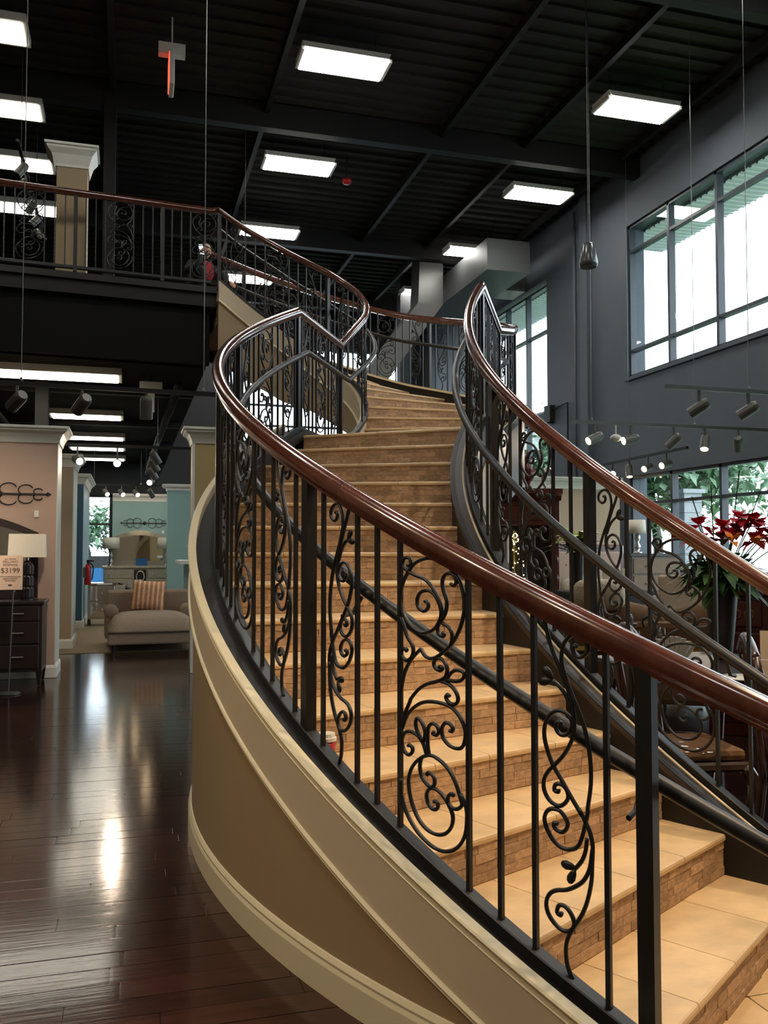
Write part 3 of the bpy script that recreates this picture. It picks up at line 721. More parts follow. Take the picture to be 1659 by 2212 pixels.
lamp_spot((.16,21.6,2.88),(.1,.9,-.4),SPOT_W); lamp_spot((5.7,10.05,2.97),(-.7,-.6,-.35),SPOT_W*.7); lamp_spot((7.33,10.05,2.97),(-.25,-.7,-.75),SPOT_W)
track('black lighting track above the mezzanine near the column',(-1.51,12.7,7.1),(-1.51,16.2,7.1),(.12,.72))
for i,(y,a) in enumerate(((13.2,(-.5,-.2,-.8)),(13.8,(.6,.1,-.75)),(14.6,(-.5,.2,-.8)),(15.2,(-.6,-.2,-.75)),(15.9,(.5,-.3,-.8)))):
    spot('small black spotlight above the mezzanine, %s along its track'%ORD[i],-1.51,y,6.9,a,False,'spotlights above the mezzanine',7.09)
# added fill: invented track lamps left of the camera, unseen, brightening the stair wall
track('added black lighting track for fill left of the camera, out of view',(-2.6,.6,4.7),(-2.6,5.4,4.7),(.2,.8))
for i,(y,ty) in enumerate(((1.2,1.9),(2.6,2.7),(4.0,3.7))):
    p=(-2.6,y,4.5); aim=Vector((.75,ty,.8))-Vector(p)
    spot('added warm fill spotlight left of the camera, %s along its track'%ORD[i],p[0],p[1],p[2],aim,True,'added fill spotlights left of the camera',4.69)
    lamp_spot(p,aim,WALL_FILL_W,(1,.80,.55),62)
# hanging things from the ceiling
sp=thing('pendant_speaker','black bullet shaped speaker hanging on a cord before the window wall','speaker',(5.1,9.1,4.98))
MB().lathe([(0,.0),(.085,.0),(.105,.015),(.108,.05),(.075,.25),(.055,.275),(0,.28)],20,(5.1,9.1,4.83)).build('speaker_body',mat('speaker_shell',S(74,76,78),.25,.3),sp,smooth=True)
MB().lathe([(0,-.004),(.092,-.004),(.092,.002),(0,.002)],20,(5.1,9.1,4.83)).build('grille',blackgloss,sp)
MB().tube([(5.1,9.1,5.1),(5.1,9.1,7.2)],.005,6).build('cord',steelgrey,sp); MB().tube([(5.1,9.1,7.2),(5.1,9.1,8.5)],.01,6).build('conduit',blackgloss,sp)
ex=thing('exit_sign','white ceiling sign seen edge on with a red lit face','exit sign',(.47,11.6,7.6))
B(.30,.64,11.55,11.67,7.98,8.13).build('canopy',fixture,ex); MB().tube([(.47,11.61,8.1),(.47,11.61,8.5)],.012,6).build('stem',fixture,ex)
B(.44,.50,11.42,11.80,7.52,7.98).build('housing',fixture,ex,bev=.006); B(.428,.44,11.44,11.78,7.55,7.95).build('lit_face',mat('exit_red',(1,.12,.06,1),emit=1.0),ex)
fa=thing('fire_alarm','small red dome alarm on the dark ceiling','alarm',(3.62,14.9,8.0))
MB().lathe([(0,-.05),(.06,-.04),(.085,0),(.085,.04),(0,.04)],14,(3.62,14.9,8.02)).build('dome',redp,fa,smooth=True); MB().tube([(3.62,14.9,8.05),(3.62,14.9,8.5)],.012,6).build('stem',blackgloss,fa)
sd=thing('smoke_detector','white tee shaped sensor hanging behind the near left track','sensor',(.27,12.4,3.8))
B(.12,.42,12.35,12.45,3.72,3.83).build('head',fixture,sd); B(.21,.32,12.37,12.43,3.42,3.72).build('body',fixture,sd); MB().tube([(.27,12.4,3.8),(.27,12.4,3.95)],.012,5).build('stem',blackgloss,sd)
def cord(label,x,y,z0):
    prop(MB().tube([(x,y,z0),(x,y,8.55)],.005,5).build('suspension_cable',steelgrey),label,'cable','suspension cables from the ceiling')
cord('thin grey cable hanging behind the upper railing curve',1.73,11.0+3,4.95)
ad=thing('air_duct','dark grey box duct near the ceiling behind the stairs','duct',(7.4,18.7,7.5))
B(6.95,7.9,16.5,21,7.25,7.9).build('duct_box',mat('duct_grey',S(86,88,88),.5,.2),ad); B(7.9,8.6,18.2,18.9,7.4,7.75).build('duct_branch',steelgrey,ad)
for y in (17.2,20.2): MB().tube([(7.4,y,7.9),(7.4,y,8.5)],.012,5).build('duct_hanger',blackgloss,ad)
sd2=thing('sloped_duct','grey sloped duct rising behind the far stair railing','duct',(5.7,19.2,6))
MB().hexa([(4.7,19,5.0),(5.3,19,5.0),(5.3,19.6,5.0),(4.7,19.6,5.0)],[(6.3,19,7.2),(6.9,19,7.2),(6.9,19.6,7.2),(6.3,19.6,7.2)]).build('duct_run',mat('slope_grey',S(98,96,92),.6),sd2)
MB().hexa([(6.3,19,7.2),(6.9,19,7.2),(6.9,19.6,7.2),(6.3,19.6,7.2)],[(6.35,19,8.5),(6.9,19,8.5),(6.9,19.6,8.5),(6.35,19.6,8.5)]).build('duct_riser',steelgrey,sd2)
prop(B(4.75,5.25,19.05,19.55,0,5.0).build('duct_pier',farwall,sd2))

# ------------------------------------------------------------ left displays
def crown(pts,parent,z,h=.2,p=.13,m=white):
    MB().sweep([(x,y,z) for x,y in pts],[(0,-h),(.015,-h),(.02,-h+.03),(.03,-h+.06),(.06,-h*.45),(p*.8,-.06),(p*.82,-.035),(p,-.03),(p,0),(0,0)]).build('crown_moulding',m,parent)
def basebd(pts,parent,h=.15): MB().sweep([(x,y,0) for x,y in pts],[(0,0),(.022,0),(.022,h-.03),(.010,h),(0,h)]).build('baseboard',white,parent)
def partition(n,x0,x1,y0,y1,m,mend,z=3.05):
    p=thing('wall_%s'%n,kind='structure'); B(x0,x1-.01,y0,y1,0,z-.02).build('panel',m,p); B(x1-.01,x1,y0-.001,y1,0,z-.02).build('end_panel',mend,p)
    crown([(x0,y0),(x1,y0),(x1,y1)],p,z); basebd([(x0,y0),(x1,y0),(x1,y1)],p); return p
pale=mat('pale_end_tone',S(206,208,198),.5); paleb=mat('pale_blue_end',S(172,196,204),.5)  # end faces paler than the partition fronts
partition('left_pink',-5.5,-.84,11.5,12.15,pink,pale); partition('left_beige',-5.5,-.84,14.75,15.8,beige,pale); partition('left_blue',-5.5,-.86,18.5,21.2,bluep,paleb)
t=thing('wall_back_teal',kind='structure'); B(-.42,2.6,24.9,25.05,0,3.0).build('panel',teal,t); crown([(-.42,24.9),(2.6,24.9)],t,3.06); basebd([(-.42,24.9),(2.6,24.9)],t)
t=prop(thing('column_teal',kind='structure')); B(.86,1.38,21,21.5,0,3.0).build('shaft',teal,t); crown([(.86,21.5),(.86,21),(1.38,21),(1.38,21.5)],t,3.06,.14,.12)
t=prop(thing('column_ochre',kind='structure')); B(.78,1.25,11.45,11.9,0,3.0).build('shaft',yellowp,t); B(.765,.8,11.44,11.5,0,2.9).build('corner_trim',white,t); crown([(.78,11.9),(.78,11.45),(1.25,11.45),(1.25,11.9)],t,3.1,.2,.13)
t=prop(thing('column_mezzanine',kind='structure')); B(-.93,-.56,11.75,12.12,ZM,6.62).build('shaft',tan,t); crown([(-.93,12.12),(-.93,11.75),(-.56,11.75),(-.56,12.12)],t,6.68,.27,.14,white)
t=prop(thing('wall_low_teal',kind='structure')); B(1.0,2.4,15.6,17.0,0,1.3).build('panel',teal,t); B(.85,2.5,15.5,17.1,1.3,1.36).build('ledge',white,t)
# iron grille decor on the low wall
gd=thing('iron_grille','black pierced iron grille ornament standing on the white ledge','ornament',(1.25,16.3,1.36))
for z in (1.5,1.78,2.06,2.34):
    for x in (1.18,1.36): MB().tube([(x+.08*cos(a*PI/5),16.3,z+.13*sin(a*PI/5)) for a in range(10)],.02,5,True).build('ring',iron,gd)
B(1.08,1.46,16.27,16.33,1.36,1.40).build('foot',iron,gd); B(1.08,1.12,16.28,16.32,1.38,2.5).build('frame_bar',iron,gd); B(1.42,1.46,16.28,16.32,1.38,2.5).build('frame_bar',iron,gd)
pl=thing('potted_grass','yellow green leafy sprig in a small white pot before the iron grille','plant',(1.15,15.75,1.36))
MB().lathe([(.03,0),(.06,.0),(.08,.16),(.065,.16),(.06,.14),(0,.14)],12,(1.15,15.75,1.36)).build('pot',china,pl)
m=MB()
for i in range(40): a=random.random()*6.3; m.leafq((1.15,15.75,1.5),(cos(a)*random.random(),sin(a)*random.random(),.8),random.uniform(.2,.42),.05,.3)
m.build('leaves',leafy,pl)
# near dark dresser
def dresser_near():
    t=thing('dresser','espresso dresser with slim nickel bar pulls before the pink partition','dresser',(-1.95,11.05,0))
    x0,x1,y0,y1=-2.95,-.93,10.85,11.4
    B(x0,x1,y0,y1,.16,.92).build('carcass',espresso,t,bev=.006); B(x0-.02,x1+.02,y0-.02,y1,.92,.96).build('top',espresso,t,bev=.006)
    for i in range(3):
        for (a,b) in ((x0+.04,x0+.98),(x0+1.02,x1-.04)):
            h=(.16,.24,.26)[i]; zt=.90-(0,.18,.44)[i]; d=B(a,b,y0-.018,y0+.002,zt-h,zt).build('drawer',espresso,t,bev=.004)
            for c in (a+.2,b-.22): MB().tube([(c-.06,y0-.035,zt-h/2),(c+.06,y0-.035,zt-h/2)],.008,6).build('pull',nickel,d)
    for x in (x0,x1-.07):
        for y in (y0,y1-.07): MB().hexa([(x+.02,y+.02,0),(x+.05,y+.02,0),(x+.05,y+.05,0),(x+.02,y+.05,0)],[(x,y,.17),(x+.07,y,.17),(x+.07,y+.07,.17),(x,y+.07,.17)]).build('leg',espresso,t)
dresser_near()
def arch(x0,x1,z0,zs,zt,n=14):
    pts=[(x0,z0)]; 
    for i in range(n+1): u=i/n; pts.append((x0+(x1-x0)*u,zs+(zt-zs)*sin(PI*u)))
    return pts+[(x1,z0)]
def framed_mirror(label,cx,y,w_,z0,zs,zt,fw,fm,cat='mirror'):
    t=thing('wall_mirror',label,cat,(cx,y,z0)); o=arch(cx-w_/2,cx+w_/2,z0,zs,zt); i_=arch(cx-w_/2+fw,cx+w_/2-fw,z0+fw,zs-fw*.3,zt-fw)
    m=MB(); n=len(o); vs=[(x,y-.045,z) for x,z in o]+[(x,y-.045,z) for x,z in i_]+[(x,y,z) for x,z in o]+[(x,y-.012,z) for x,z in i_]; fs=[]
    for k in range(n):
        j=(k+1)%n; fs+= [(k,j,n+j,n+k),(2*n+k,k,n*0+k,2*n+k)][:1]+[(k,2*n+k,2*n+j,j),(n+k,n+j,3*n+j,3*n+k)]
    fs.append(tuple(range(2*n,3*n))); m.add(vs,fs); m.build('mirror_frame',fm,t)
    m=MB(); m.add([(x,y-.016,z) for x,z in i_],[tuple(range(n))]); m.build('mirror_plate',mirror,t); return t
framed_mirror('dark arched mirror leaning above the espresso dresser',-1.75,11.42,1.42,.97,1.75,1.96,.10,espresso)
def lamp_black():
    x,y,z=-1.13,11.1,.96; t=thing('table_lamp','black ribbed lamp with cream rectangular shade on the dark dresser','lamp',(x,y,z))
    for k in range(3):
        m=MB(); n=28; zz=z+.02+k*.135
        prof=[(.066,0),(.074,.015),(.074,.115),(.066,.13)]; vs=[];fs=[]
        for i in range(n):
            a=2*PI*i/n
            for r_,h in prof: q=r_*(1 if i%2 else .93); vs.append((x+q*cos(a),y+q*sin(a),zz+h))
        for i in range(n):
            j=(i+1)%n
            for q in range(3): fs.append((i*4+q,j*4+q,j*4+q+1,i*4+q+1))
        fs+= [tuple(i*4 for i in range(n))[::-1],tuple(i*4+3 for i in range(n))]; m.add(vs,fs); m.build('ribbed_block',lampblack,t)
    MB().lathe([(0,0),(.07,0),(.07,.02),(0,.02)],20,(x,y,z)).build('base',lampblack,t); MB().lathe([(.06,0),(.03,.03),(.018,.04),(.018,.12),(0,.12)],12,(x,y,z+.425)).build('neck',nickel,t)
    m=MB(); m.hexa([(x-.20,y-.14,z+.50),(x+.20,y-.14,z+.50),(x+.20,y+.14,z+.50),(x-.20,y+.14,z+.50)],[(x-.19,y-.13,z+.77),(x+.19,y-.13,z+.77),(x+.19,y+.13,z+.77),(x-.19,y+.13,z+.77)]); m.build('shade',shade,t)
lamp_black()
def text(txt,size,loc,rot,m,parent,name='lettering',ext=.0008,font_scale=1):
    c=bpy.data.curves.new(name,'FONT'); c.body=txt; c.size=size; c.align_x='CENTER'; c.align_y='CENTER'; c.extrude=ext; c.materials.append(m)
    o=bpy.data.objects.new(name,c); C.objects.link(o); dg=bpy.context.evaluated_depsgraph_get(); dg.update()
    me=bpy.data.meshes.new_from_object(o.evaluated_get(dg)); bpy.data.objects.remove(o); me.materials.clear(); me.materials.append(m)
    o=bpy.data.objects.new(name,me); C.objects.link(o); o.parent=parent; off=WL.get(parent.name,(0,0,0)); o.location=tuple(a-b for a,b in zip(loc,off)); o.rotation_euler=rot; return o
def price_stand():
    x,y=-1.22,10.32; t=thing('price_sign','tall card sign priced 3199 on a thin metal stand before the dresser','price sign',(x,y,0))
    MB().tube([(x,y,.0),(x+.03,y+.02,1.12)],.007,8).build('pole',steelgrey,t); MB().lathe([(0,0),(.12,0),(.12,.012),(.02,.02),(0,.02)],20,(x,y,0)).build('foot',steelgrey,t)
    e=thing('sign_board',parent=t,loc=(x+.0,y,1.30),rz=R(-6),local=True)
    B(-.125,.125,-.006,.006,-.185,.185).build('card',paper,e)
    e2=e
    for s_,h,z in (('ALL WOOD',.022,.145),('MILLIWO',.038,.115),('DENMARK',.032,.082),('$3199',.078,.02)): text(s_,h,(0,-.0075,z),(R(90),0,0),ink,e2)
    for s_,z in (('STORAGE HEADBOARD BED',-.045),('DRESSER, MIRROR &',-.068),('NIGHTSTAND',-.088)): text(s_,.017,(0,-.0075,z),(R(90),0,0),ink,e2,'small_print')
    MB().ball((0,-.008,-.135),(.022,.002,.010)).build('emblem',ink,e2)
    MB().tube([(x+.03,y+.02,1.09),(x+.03,y+.02,1.13)],.02,8).build('clip',steelgrey,t)
price_stand()
def scroll_art(label,cx,y,cz,wd,ht):
    t=thing('wall_scroll',label,'wall decor',(cx,y,cz))
    MB().tube([(cx-wd/2,y-.02,cz),(cx+wd/2,y-.02,cz)],.012,6).build('bar',iron,t)
    for s in (-1,1):
        MB().lathe([(0,0),(.028,.02),(0,.07)],6,(cx+s*wd/2,y-.02,cz),(s,0,0)).build('finial',iron,t)
        for v in (-1,1):
            for q,(f,rr_) in enumerate(((.14,.42),(.30,.36),(.42,.22))):
                pts=[]
                for i in range(16):
                    a=i/15*4.6; rad=ht*rr_*(1-i/22); pts.append((cx+s*(wd*f+rad*.8*cos(a)),y-.02,cz+v*(rad*.15+rad*abs(1)*sin(a)*.55+rad*.4)))
                MB().tube(pts,.007,5).build('scroll',iron,t)
    MB().ball((cx,y-.03,cz),(.05,.02,.05)).build('boss',iron,t)
    B(cx+wd*.40,cx+wd*.40+.05,y-.03,y-.025,cz-ht*.55-.08,cz-ht*.55).build('price_tag',white,t)
scroll_art('black iron scroll bar on the pink partition above the mirror',-1.6,11.49,2.22,1.25,.36)
scroll_art('black iron scroll bar on the teal wall above the silver mirror',.42,24.89,2.27,1.15,.36)
# back bedroom set
def dresser_back():
    t=thing('dresser','silver leaf dresser with pierced centre door before the teal wall','dresser',(.55,22,0)); x0,x1,y0=-.56,1.12,22.0
    B(x0,x1,y0,y0+.5,.12,1.1).build('carcass',silverleaf,t,bev=.01); B(x0-.04,x1+.04,y0-.03,y0+.52,1.1,1.16).build('top',silverleaf,t,bev=.01)
    for i in range(4):
        for a,b in ((x0+.04,x0+.66),(x1-.66,x1-.04)):
            d=B(a,b,y0-.02,y0,.16+i*.235,.37+i*.235).build('drawer',silverleaf,t,bev=.006)
            for u in (.15,.85): MB().ball((a+(b-a)*u,y0-.035,.265+i*.235),.018).build('knob',nickel,d)
    d=B(x0+.7,x1-.7,y0-.015,y0,.16,1.07).build('door',espresso,t)
    for i in range(4): MB().tube([(.28+.09*cos(a*PI/6),y0-.025,.28+i*.21+.13*sin(a*PI/6)) for a in range(12)],.014,5,True).build('fretwork_ring',silverleaf,d)
    for x in (x0+.04,x1-.04): MB().lathe([(.03,0),(.045,.06),(.03,.12)],8,(x,y0+.06,0)).build('foot',silverleaf,t)
dresser_back()
framed_mirror('silver framed arched mirror standing on the silver dresser',.28,22.45,1.32,1.16,1.85,2.02,.12,silverleaf)
def drum_lamp(label,x,y,z,r,h,zs,m=nickel,g=None):
    t=thing('table_lamp',label,'lamp',(x,y,z),g); MB().lathe([(0,0),(.07,0),(.07,.02),(.02,.03),(.045,.08),(.05,.12),(.02,.17),(.045,.22),(.045,.26),(.018,.31),(.012,zs),(0,zs)],14,(x,y,z)).build('lamp_base',m,t,smooth=True)
    MB().lathe([(r*.96,0),(r,0),(r*.95,h),(r*.9,h)],22,(x,y,z+zs-.02)).build('shade',shade,t,smooth=True); MB().tube([(x,y,z+zs-.03),(x,y,z+zs+h*.5)],.006,5).build('stem',m,t)
drum_lamp('glass table lamp with white drum shade, left of the silver mirror',-.40,22.15,1.16,.2,.26,.44,clear if 0 else nickel,'drum lamps on the silver dresser')
drum_lamp('glass table lamp with white drum shade, right of the silver mirror',.88,22.15,1.16,.2,.26,.44,nickel,'drum lamps on the silver dresser')
prop(B(.18,.44,22.05,22.15,1.16,1.34).build('display_card',bluebox),'small blue card standing before the silver mirror','card')
def nightstand():
    t=thing('nightstand','mirrored nightstand at the blue partition corner','nightstand',(-.5,19.1,0)); x0,x1,y0,y1=-.78,-.22,18.95,19.4
    B(x0,x1,y0,y1,.14,.84).build('carcass',silverleaf,t,bev=.008); B(x0-.03,x1+.03,y0-.03,y1+.02,.84,.87).build('top',mirror,t)
    for i in range(2):
        d=B(x0+.04,x1-.04,y0-.015,y0,.18+i*.33,.48+i*.33).build('drawer',mirror,t,bev=.004); MB().ball((-.5,y0-.03,.33+i*.33),.02).build('knob',nickel,d)
    for x in (x0,x1-.05):
        for y in (y0,y1-.05): B(x,x+.05,y,y+.05,0,.14).build('leg',espresso,t)
nightstand()
bv=thing('glass_vase','slim clear glass bottle vase on the mirrored nightstand','vase',(-.48,19.1,.87)); MB().lathe([(0,0),(.06,0),(.075,.06),(.06,.2),(.025,.33),(.02,.4),(.03,.42)],14,(-.48,19.1,.87)).build('bottle',clear,bv,smooth=True)
fe=thing('fire_extinguisher','red fire extinguisher hung on the blue partition end','extinguisher',(-.80,18.7,.9))
MB().lathe([(0,0),(.06,0),(.065,.02),(.065,.34),(.04,.40),(.02,.42),(0,.42)],14,(-.77,18.62,.85)).build('cylinder',redp,fe,smooth=True); MB().lathe([(.018,0),(.025,.05),(.03,.07),(0,.08)],8,(-.77,18.62,1.27)).build('valve',blackgloss,fe)
B(-.79,-.66,18.60,18.64,1.31,1.34).build('lever',blackgloss,fe); MB().tube(catmull([(-.75,18.62,1.3),(-.67,18.62,1.2),(-.69,18.6,.95)],4),.012,6).build('hose',blackgloss,fe); B(-.86,-.80,18.55,18.68,1.0,1.2).build('bracket',steelgrey,fe)
bn=thing('bench','small mirrored bench beside the nightstand under a dark throw','bench',(.08,20.2,0)); B(-.12,.45,20.0,20.5,.12,.46).build('seat_box',silverleaf,bn,bev=.02)
for x in (-.1,.38): B(x,x+.05,20.02,20.07,0,.12).build('leg',espresso,bn)
m=MB(); n=9
for i in range(n):
    u=i/(n-1)
    for j in range(6):
        v=j/5; m.v.append((-.25+.5*u+.03*sin(9*v),20.05+.35*v,.82-.42*u*u+.02*sin(12*u+5*v)))
m.f=[(i*6+j,i*6+j+1,(i+1)*6+j+1,(i+1)*6+j) for i in range(n-1) for j in range(5)]
k=len(m.v); m.v+=[(x,y,z-.05) for x,y,z in m.v]; m.f+=[tuple(q+k for q in f[::-1]) for f in m.f]
prop(m.build('throw_blanket',jacket,smooth=True),'black throw draped from the mirrored nightstand over the bench','throw')
B(-.24,-.05,20.04,20.4,0,.78).build('bench_side',silverleaf,bn)
def chaise():
    t=thing('chaise_lounge','taupe upholstered chaise lounge with low rolled arms','chaise',(.36,14.6,0),rz=R(2),local=True)
    B(-.66,.66,-.72,.9,.12,.30).build('base',taupe,t,bev=.03,seg=2)
    m=MB(); n=12; k=12
    for j in range(k+1):
        for i in range(n+1):
            u=i/n*2-1; v=j/k*2-1; ed=max(abs(u)**6,abs(v)**6); m.v.append((u*.66,.0+v*.74,.33+.20*(1-ed)**.6+.05*(1-u*u)*(1-v*v)))
    m.f=[(j*(n+1)+i,j*(n+1)+i+1,(j+1)*(n+1)+i+1,(j+1)*(n+1)+i) for j in range(k) for i in range(n)]
    b0=len(m.v); m.v+=[(x,y,.30) for x,y,z in m.v]; m.f+=[tuple(q+b0 for q in f[::-1]) for f in m.f[:n*k]]
    edge=[i for i in range(n+1)]+[(j*(n+1)+n) for j in range(1,k+1)]+[k*(n+1)+i for i in range(n-1,-1,-1)]+[j*(n+1) for j in range(k-1,0,-1)]
    m.f+=[(edge[i],edge[i]+b0,edge[(i+1)%len(edge)]+b0,edge[(i+1)%len(edge)]) for i in range(len(edge))]
    m.build('seat_cushion',taupe,t,smooth=True)
    for s in (-1,1):
        a=B(s*.60-.10,s*.60+.10,.32,.95,.12,.52).build('arm',taupe,t,bev=.05,seg=3); MB().lathe([(0,0),(.085,.0),(.115,.02),(.115,.62),(.09,.64),(0,.64)],16,(s*.60,.31,.54),(0,1,0)).build('arm_roll',taupe,a,smooth=True)
    B(-.68,.68,.72,1.0,.12,.88).build('backrest',taupe,t,bev=.09,seg=3)
    for x in (-.58,.58):
        for y in (-.62,.8): MB().lathe([(.022,0),(.04,.12)],8,(x,y,0)).build('leg',espresso,t)
chaise()
m=MB(); n=10
for sgn in (-1,1):
    for j in range(n+1):
        for i in range(n+1):
            u=i/n*2-1; v=j/n*2-1; e=(1-abs(u)**3)*(1-abs(v)**3); pin=1-.10*(1-abs(u)**2)*abs(v)**2 ; m.v.append((u*.27*(1-.08*(1-v*v)*abs(u)),sgn*.09*e**.5,v*.25*(1-.08*(1-u*u)*abs(v))))
N1=(n+1)**2
for h in (0,1):
    for j in range(n):
        for i in range(n): q=(j*(n+1)+i,j*(n+1)+i+1,(j+1)*(n+1)+i+1,(j+1)*(n+1)+i); m.f.append(tuple(x+h*N1 for x in (q if h==0 else q[::-1])))
pc=m.build('cushion',pillowm,smooth=True); pc.location=(.33,15.15,.80); pc.rotation_euler=(R(-14),R(4),R(-4)); prop(pc,'orange and cream patterned square cushion on the taupe chaise','cushion')
cu=thing('coffee_cup','red paper coffee cup with white lid left on a stair tread','cup',(1.0,3.25,.68))
cx,cy=pos(4.612,4.6); cz=.68
MB().lathe([(0,0),(.030,0),(.040,.10),(0,.10)],16,(cx,cy,cz)).build('cup_body',redp,cu,smooth=True); MB().lathe([(.043,.095),(.043,.108),(.038,.112),(.036,.125),(0,.125)],16,(cx,cy,cz)).build('lid',china,cu)
# ------------------------------------------------------------ outside the windows
gr=thing('ground_outside',kind='structure'); B(9.0,70,-12,70,-.3,-.12).build('asphalt_surface',asphalt,gr); B(-30,9.0,YB+.3,90,-.3,-.12).build('asphalt_surface',asphalt,gr)
B(11.2,15.5,-6,40,-.12,-.06).build('lawn_strip',lawn,gr); B(-12,7,31,35,-.12,-.04).build('lawn_strip',lawn,gr)
cn=thing('canopy_outside',kind='structure')
for y0,y1 in ((2,14.9),(16.4,24.5)):
    B(8.99,9.95,y0,y1,7.36,7.6).build('canopy_soffit',soffit,cn)
    m=MB(); y=y0+.1
    while y<y1-.1: m.box(8.99,9.95,y,y+.05,7.335,7.36); y+=.15
    m.build('soffit_ribs',soffit,cn,kind='stuff')
bp_=thing('pillar_outside',kind='structure')
for k in range(14): B(10.45,10.85,15.0,15.4,-.12+k*.2,.07+k*.2).build('block',block,bp_)
B(10.47,10.83,15.02,15.38,-.12,2.66).build('mortar_core',asphalt,bp_); B(10.4,10.9,14.95,15.45,2.66,2.74).build('pillar_cap',block,bp_)
def tree(label,x,y,h,r,n):
    t=thing('tree',label,'tree',(x,y,-.12),'trees outside the windows')
    MB().tube(catmull([(x,y,-.12),(x+.05,y,h*.3),(x-.08,y+.1,h*.55),(x,y,h*.85)],3),[.16-.011*i for i in range(10)],8).build('trunk',espresso,t,smooth=True)
    m=MB(); rnd=random.Random(x*7+y)
    cl=[(rnd.gauss(0,.5)*r,rnd.gauss(0,.5)*r,h*.72+rnd.gauss(0,.28)*r) for _ in range(14)]
    for i in range(n):
        c=rnd.choice(cl); p=(x+c[0]+rnd.gauss(0,.3)*r,y+c[1]+rnd.gauss(0,.3)*r,c[2]+rnd.gauss(0,.26)*r); m.leafq(p,(rnd.uniform(-1,1),rnd.uniform(-1,1),rnd.uniform(-.8,.5)),.34,.2,.1)
    m.build('foliage',treeleaf,t,kind='stuff')
tree('green leafy tree close outside the lower window by its far corner',12.7,19.4,5.4,1.9,5200)
tree('green leafy tree outside the lower window behind the block pillar',18.6,26.2,7.4,2.4,4600)
tree('green leafy tree outside, far beyond the grey wall pier',14.2,28.5,6.5,1.9,3000)
tree('small green tree seen through the slim window of the teal room',-1.6,38.5,3.6,1.2,1200)
def car(label,x,y,col):
    t=thing('car',label,'car',(x,y,-.12)); z=-.12
    m=MB(); sec=[(-2.1,.35,.72),(-1.9,.3,.85),(-.9,.3,.95),(1.2,.3,.98),(2.0,.32,.85),(2.15,.4,.7)]
    for i in range(len(sec)-1):
        a,b=sec[i],sec[i+1]; m.hexa([(x+a[0],y-.85,z+a[1]),(x+b[0],y-.85,z+b[1]),(x+b[0],y+.85,z+b[1]),(x+a[0],y+.85,z+a[1])],[(x+a[0],y-.82,z+a[2]),(x+b[0],y-.82,z+b[2]),(x+b[0],y+.82,z+b[2]),(x+a[0],y+.82,z+a[2])])
    m.build('car_body',col,t)
    MB().hexa([(x-1,y-.8,z+.95),(x+1.4,y-.8,z+.95),(x+1.4,y+.8,z+.95),(x-1,y+.8,z+.95)],[(x-.4,y-.65,z+1.42),(x+.9,y-.65,z+1.42),(x+.9,y+.65,z+1.42),(x-.4,y+.65,z+1.42)]).build('cabin',blackgloss,t)
    for wx in (-1.3,1.3):
        for wy in (-.78,.78): MB().lathe([(0,-.1),(.3,-.1),(.33,-.06),(.33,.06),(.3,.1),(0,.1)],16,(x+wx,y+wy,z+.33),(0,1,0)).build('wheel',blackgloss,t)
car('blue parked car seen through the slim back window',-1.4,36.8,bluebox)

# ------------------------------------------------------------ right showroom
def facing(x,y): return math.atan2(-x,y)  # rotation that turns local -y to the camera side
t=thing('wall_display',kind='structure'); B(5.75,8.3,13.8,13.95,0,2.72).build('panel',beige,t); crown([(5.75,13.8),(8.3,13.8)],t,2.8,.2,.12)
t=thing('column_display',kind='structure'); B(5.28,5.66,13.4,13.78,0,3.45).build('shaft',white,t); crown([(5.28,13.78),(5.28,13.4),(5.66,13.4),(5.66,13.78)],t,3.6,.2,.12)
B(4.85,5.05,12.6,12.8,0,3.3).build('slim_shaft',white,t)
def curio():
    t=thing('fireplace_surround','carved mahogany fireplace surround with open centre and moulded cornice','mantel',(4.85,10.6,0),rz=R(-14),local=True)
    w_=.50
    for s in (-1,1):
        B(s*w_-.055,s*w_+.055,-.12,.12,0,.18).build('plinth',mahog,t,bev=.01)
        p=B(s*w_-.045,s*w_+.045,-.10,.10,.18,2.18).build('post',mahog,t,bev=.006)
        for k in range(5): MB().ball((s*w_,-.11,.7+k*.24),(.03,.02,.055)).build('carved_leaf',mahog,p)
    B(-w_-.05,w_+.05,-.12,.12,1.86,2.18).build('frieze',mahog,t,bev=.008); B(-w_+.06,w_-.06,-.13,-.11,1.92,2.12).build('frieze_panel',mahog,t,bev=.012)
    MB().sweep([(-w_-.06,-.13,2.18),(w_+.06,-.13,2.18)],[(0,0),(.02,.0),(.05,.06),(.11,.09),(.11,.15),(-.26,.15),(-.26,0)]).build('cornice',mahog,t)
    B(-w_+.03,w_-.03,.08,.10,.2,1.86).build('back_panel',espresso,t); B(-w_+.03,w_-.03,-.10,.08,.86,.90).build('shelf',mahog,t)
curio()
dt=thing('tinsel_tree','small glittering gold tinsel tree inside the mahogany surround','ornament',(4.80,10.56,.90))
m=MB(); m.tube([(4.80,10.56,.90),(4.80,10.56,1.8)],.012,6)
for i in range(420):
    h=random.random(); a=random.random()*6.3; r_=.20*(1-h)+.02; m.leafq((4.80+r_*cos(a)*random.random(),10.56+.4*r_*sin(a),.93+h*.86),(cos(a),.4*sin(a),.3),.05,.022)
m.build('tinsel',goldm,dt)
m=MB()
for i in range(70):
    h=random.random(); a=random.random()*6.3; r_=(.19*(1-h)+.03); m.ball((4.80+r_*cos(a),10.54-.4*abs(r_*sin(a)),.95+h*.82),.008,5,4)
m.build('fairy_lights',fairy,dt,kind='stuff')
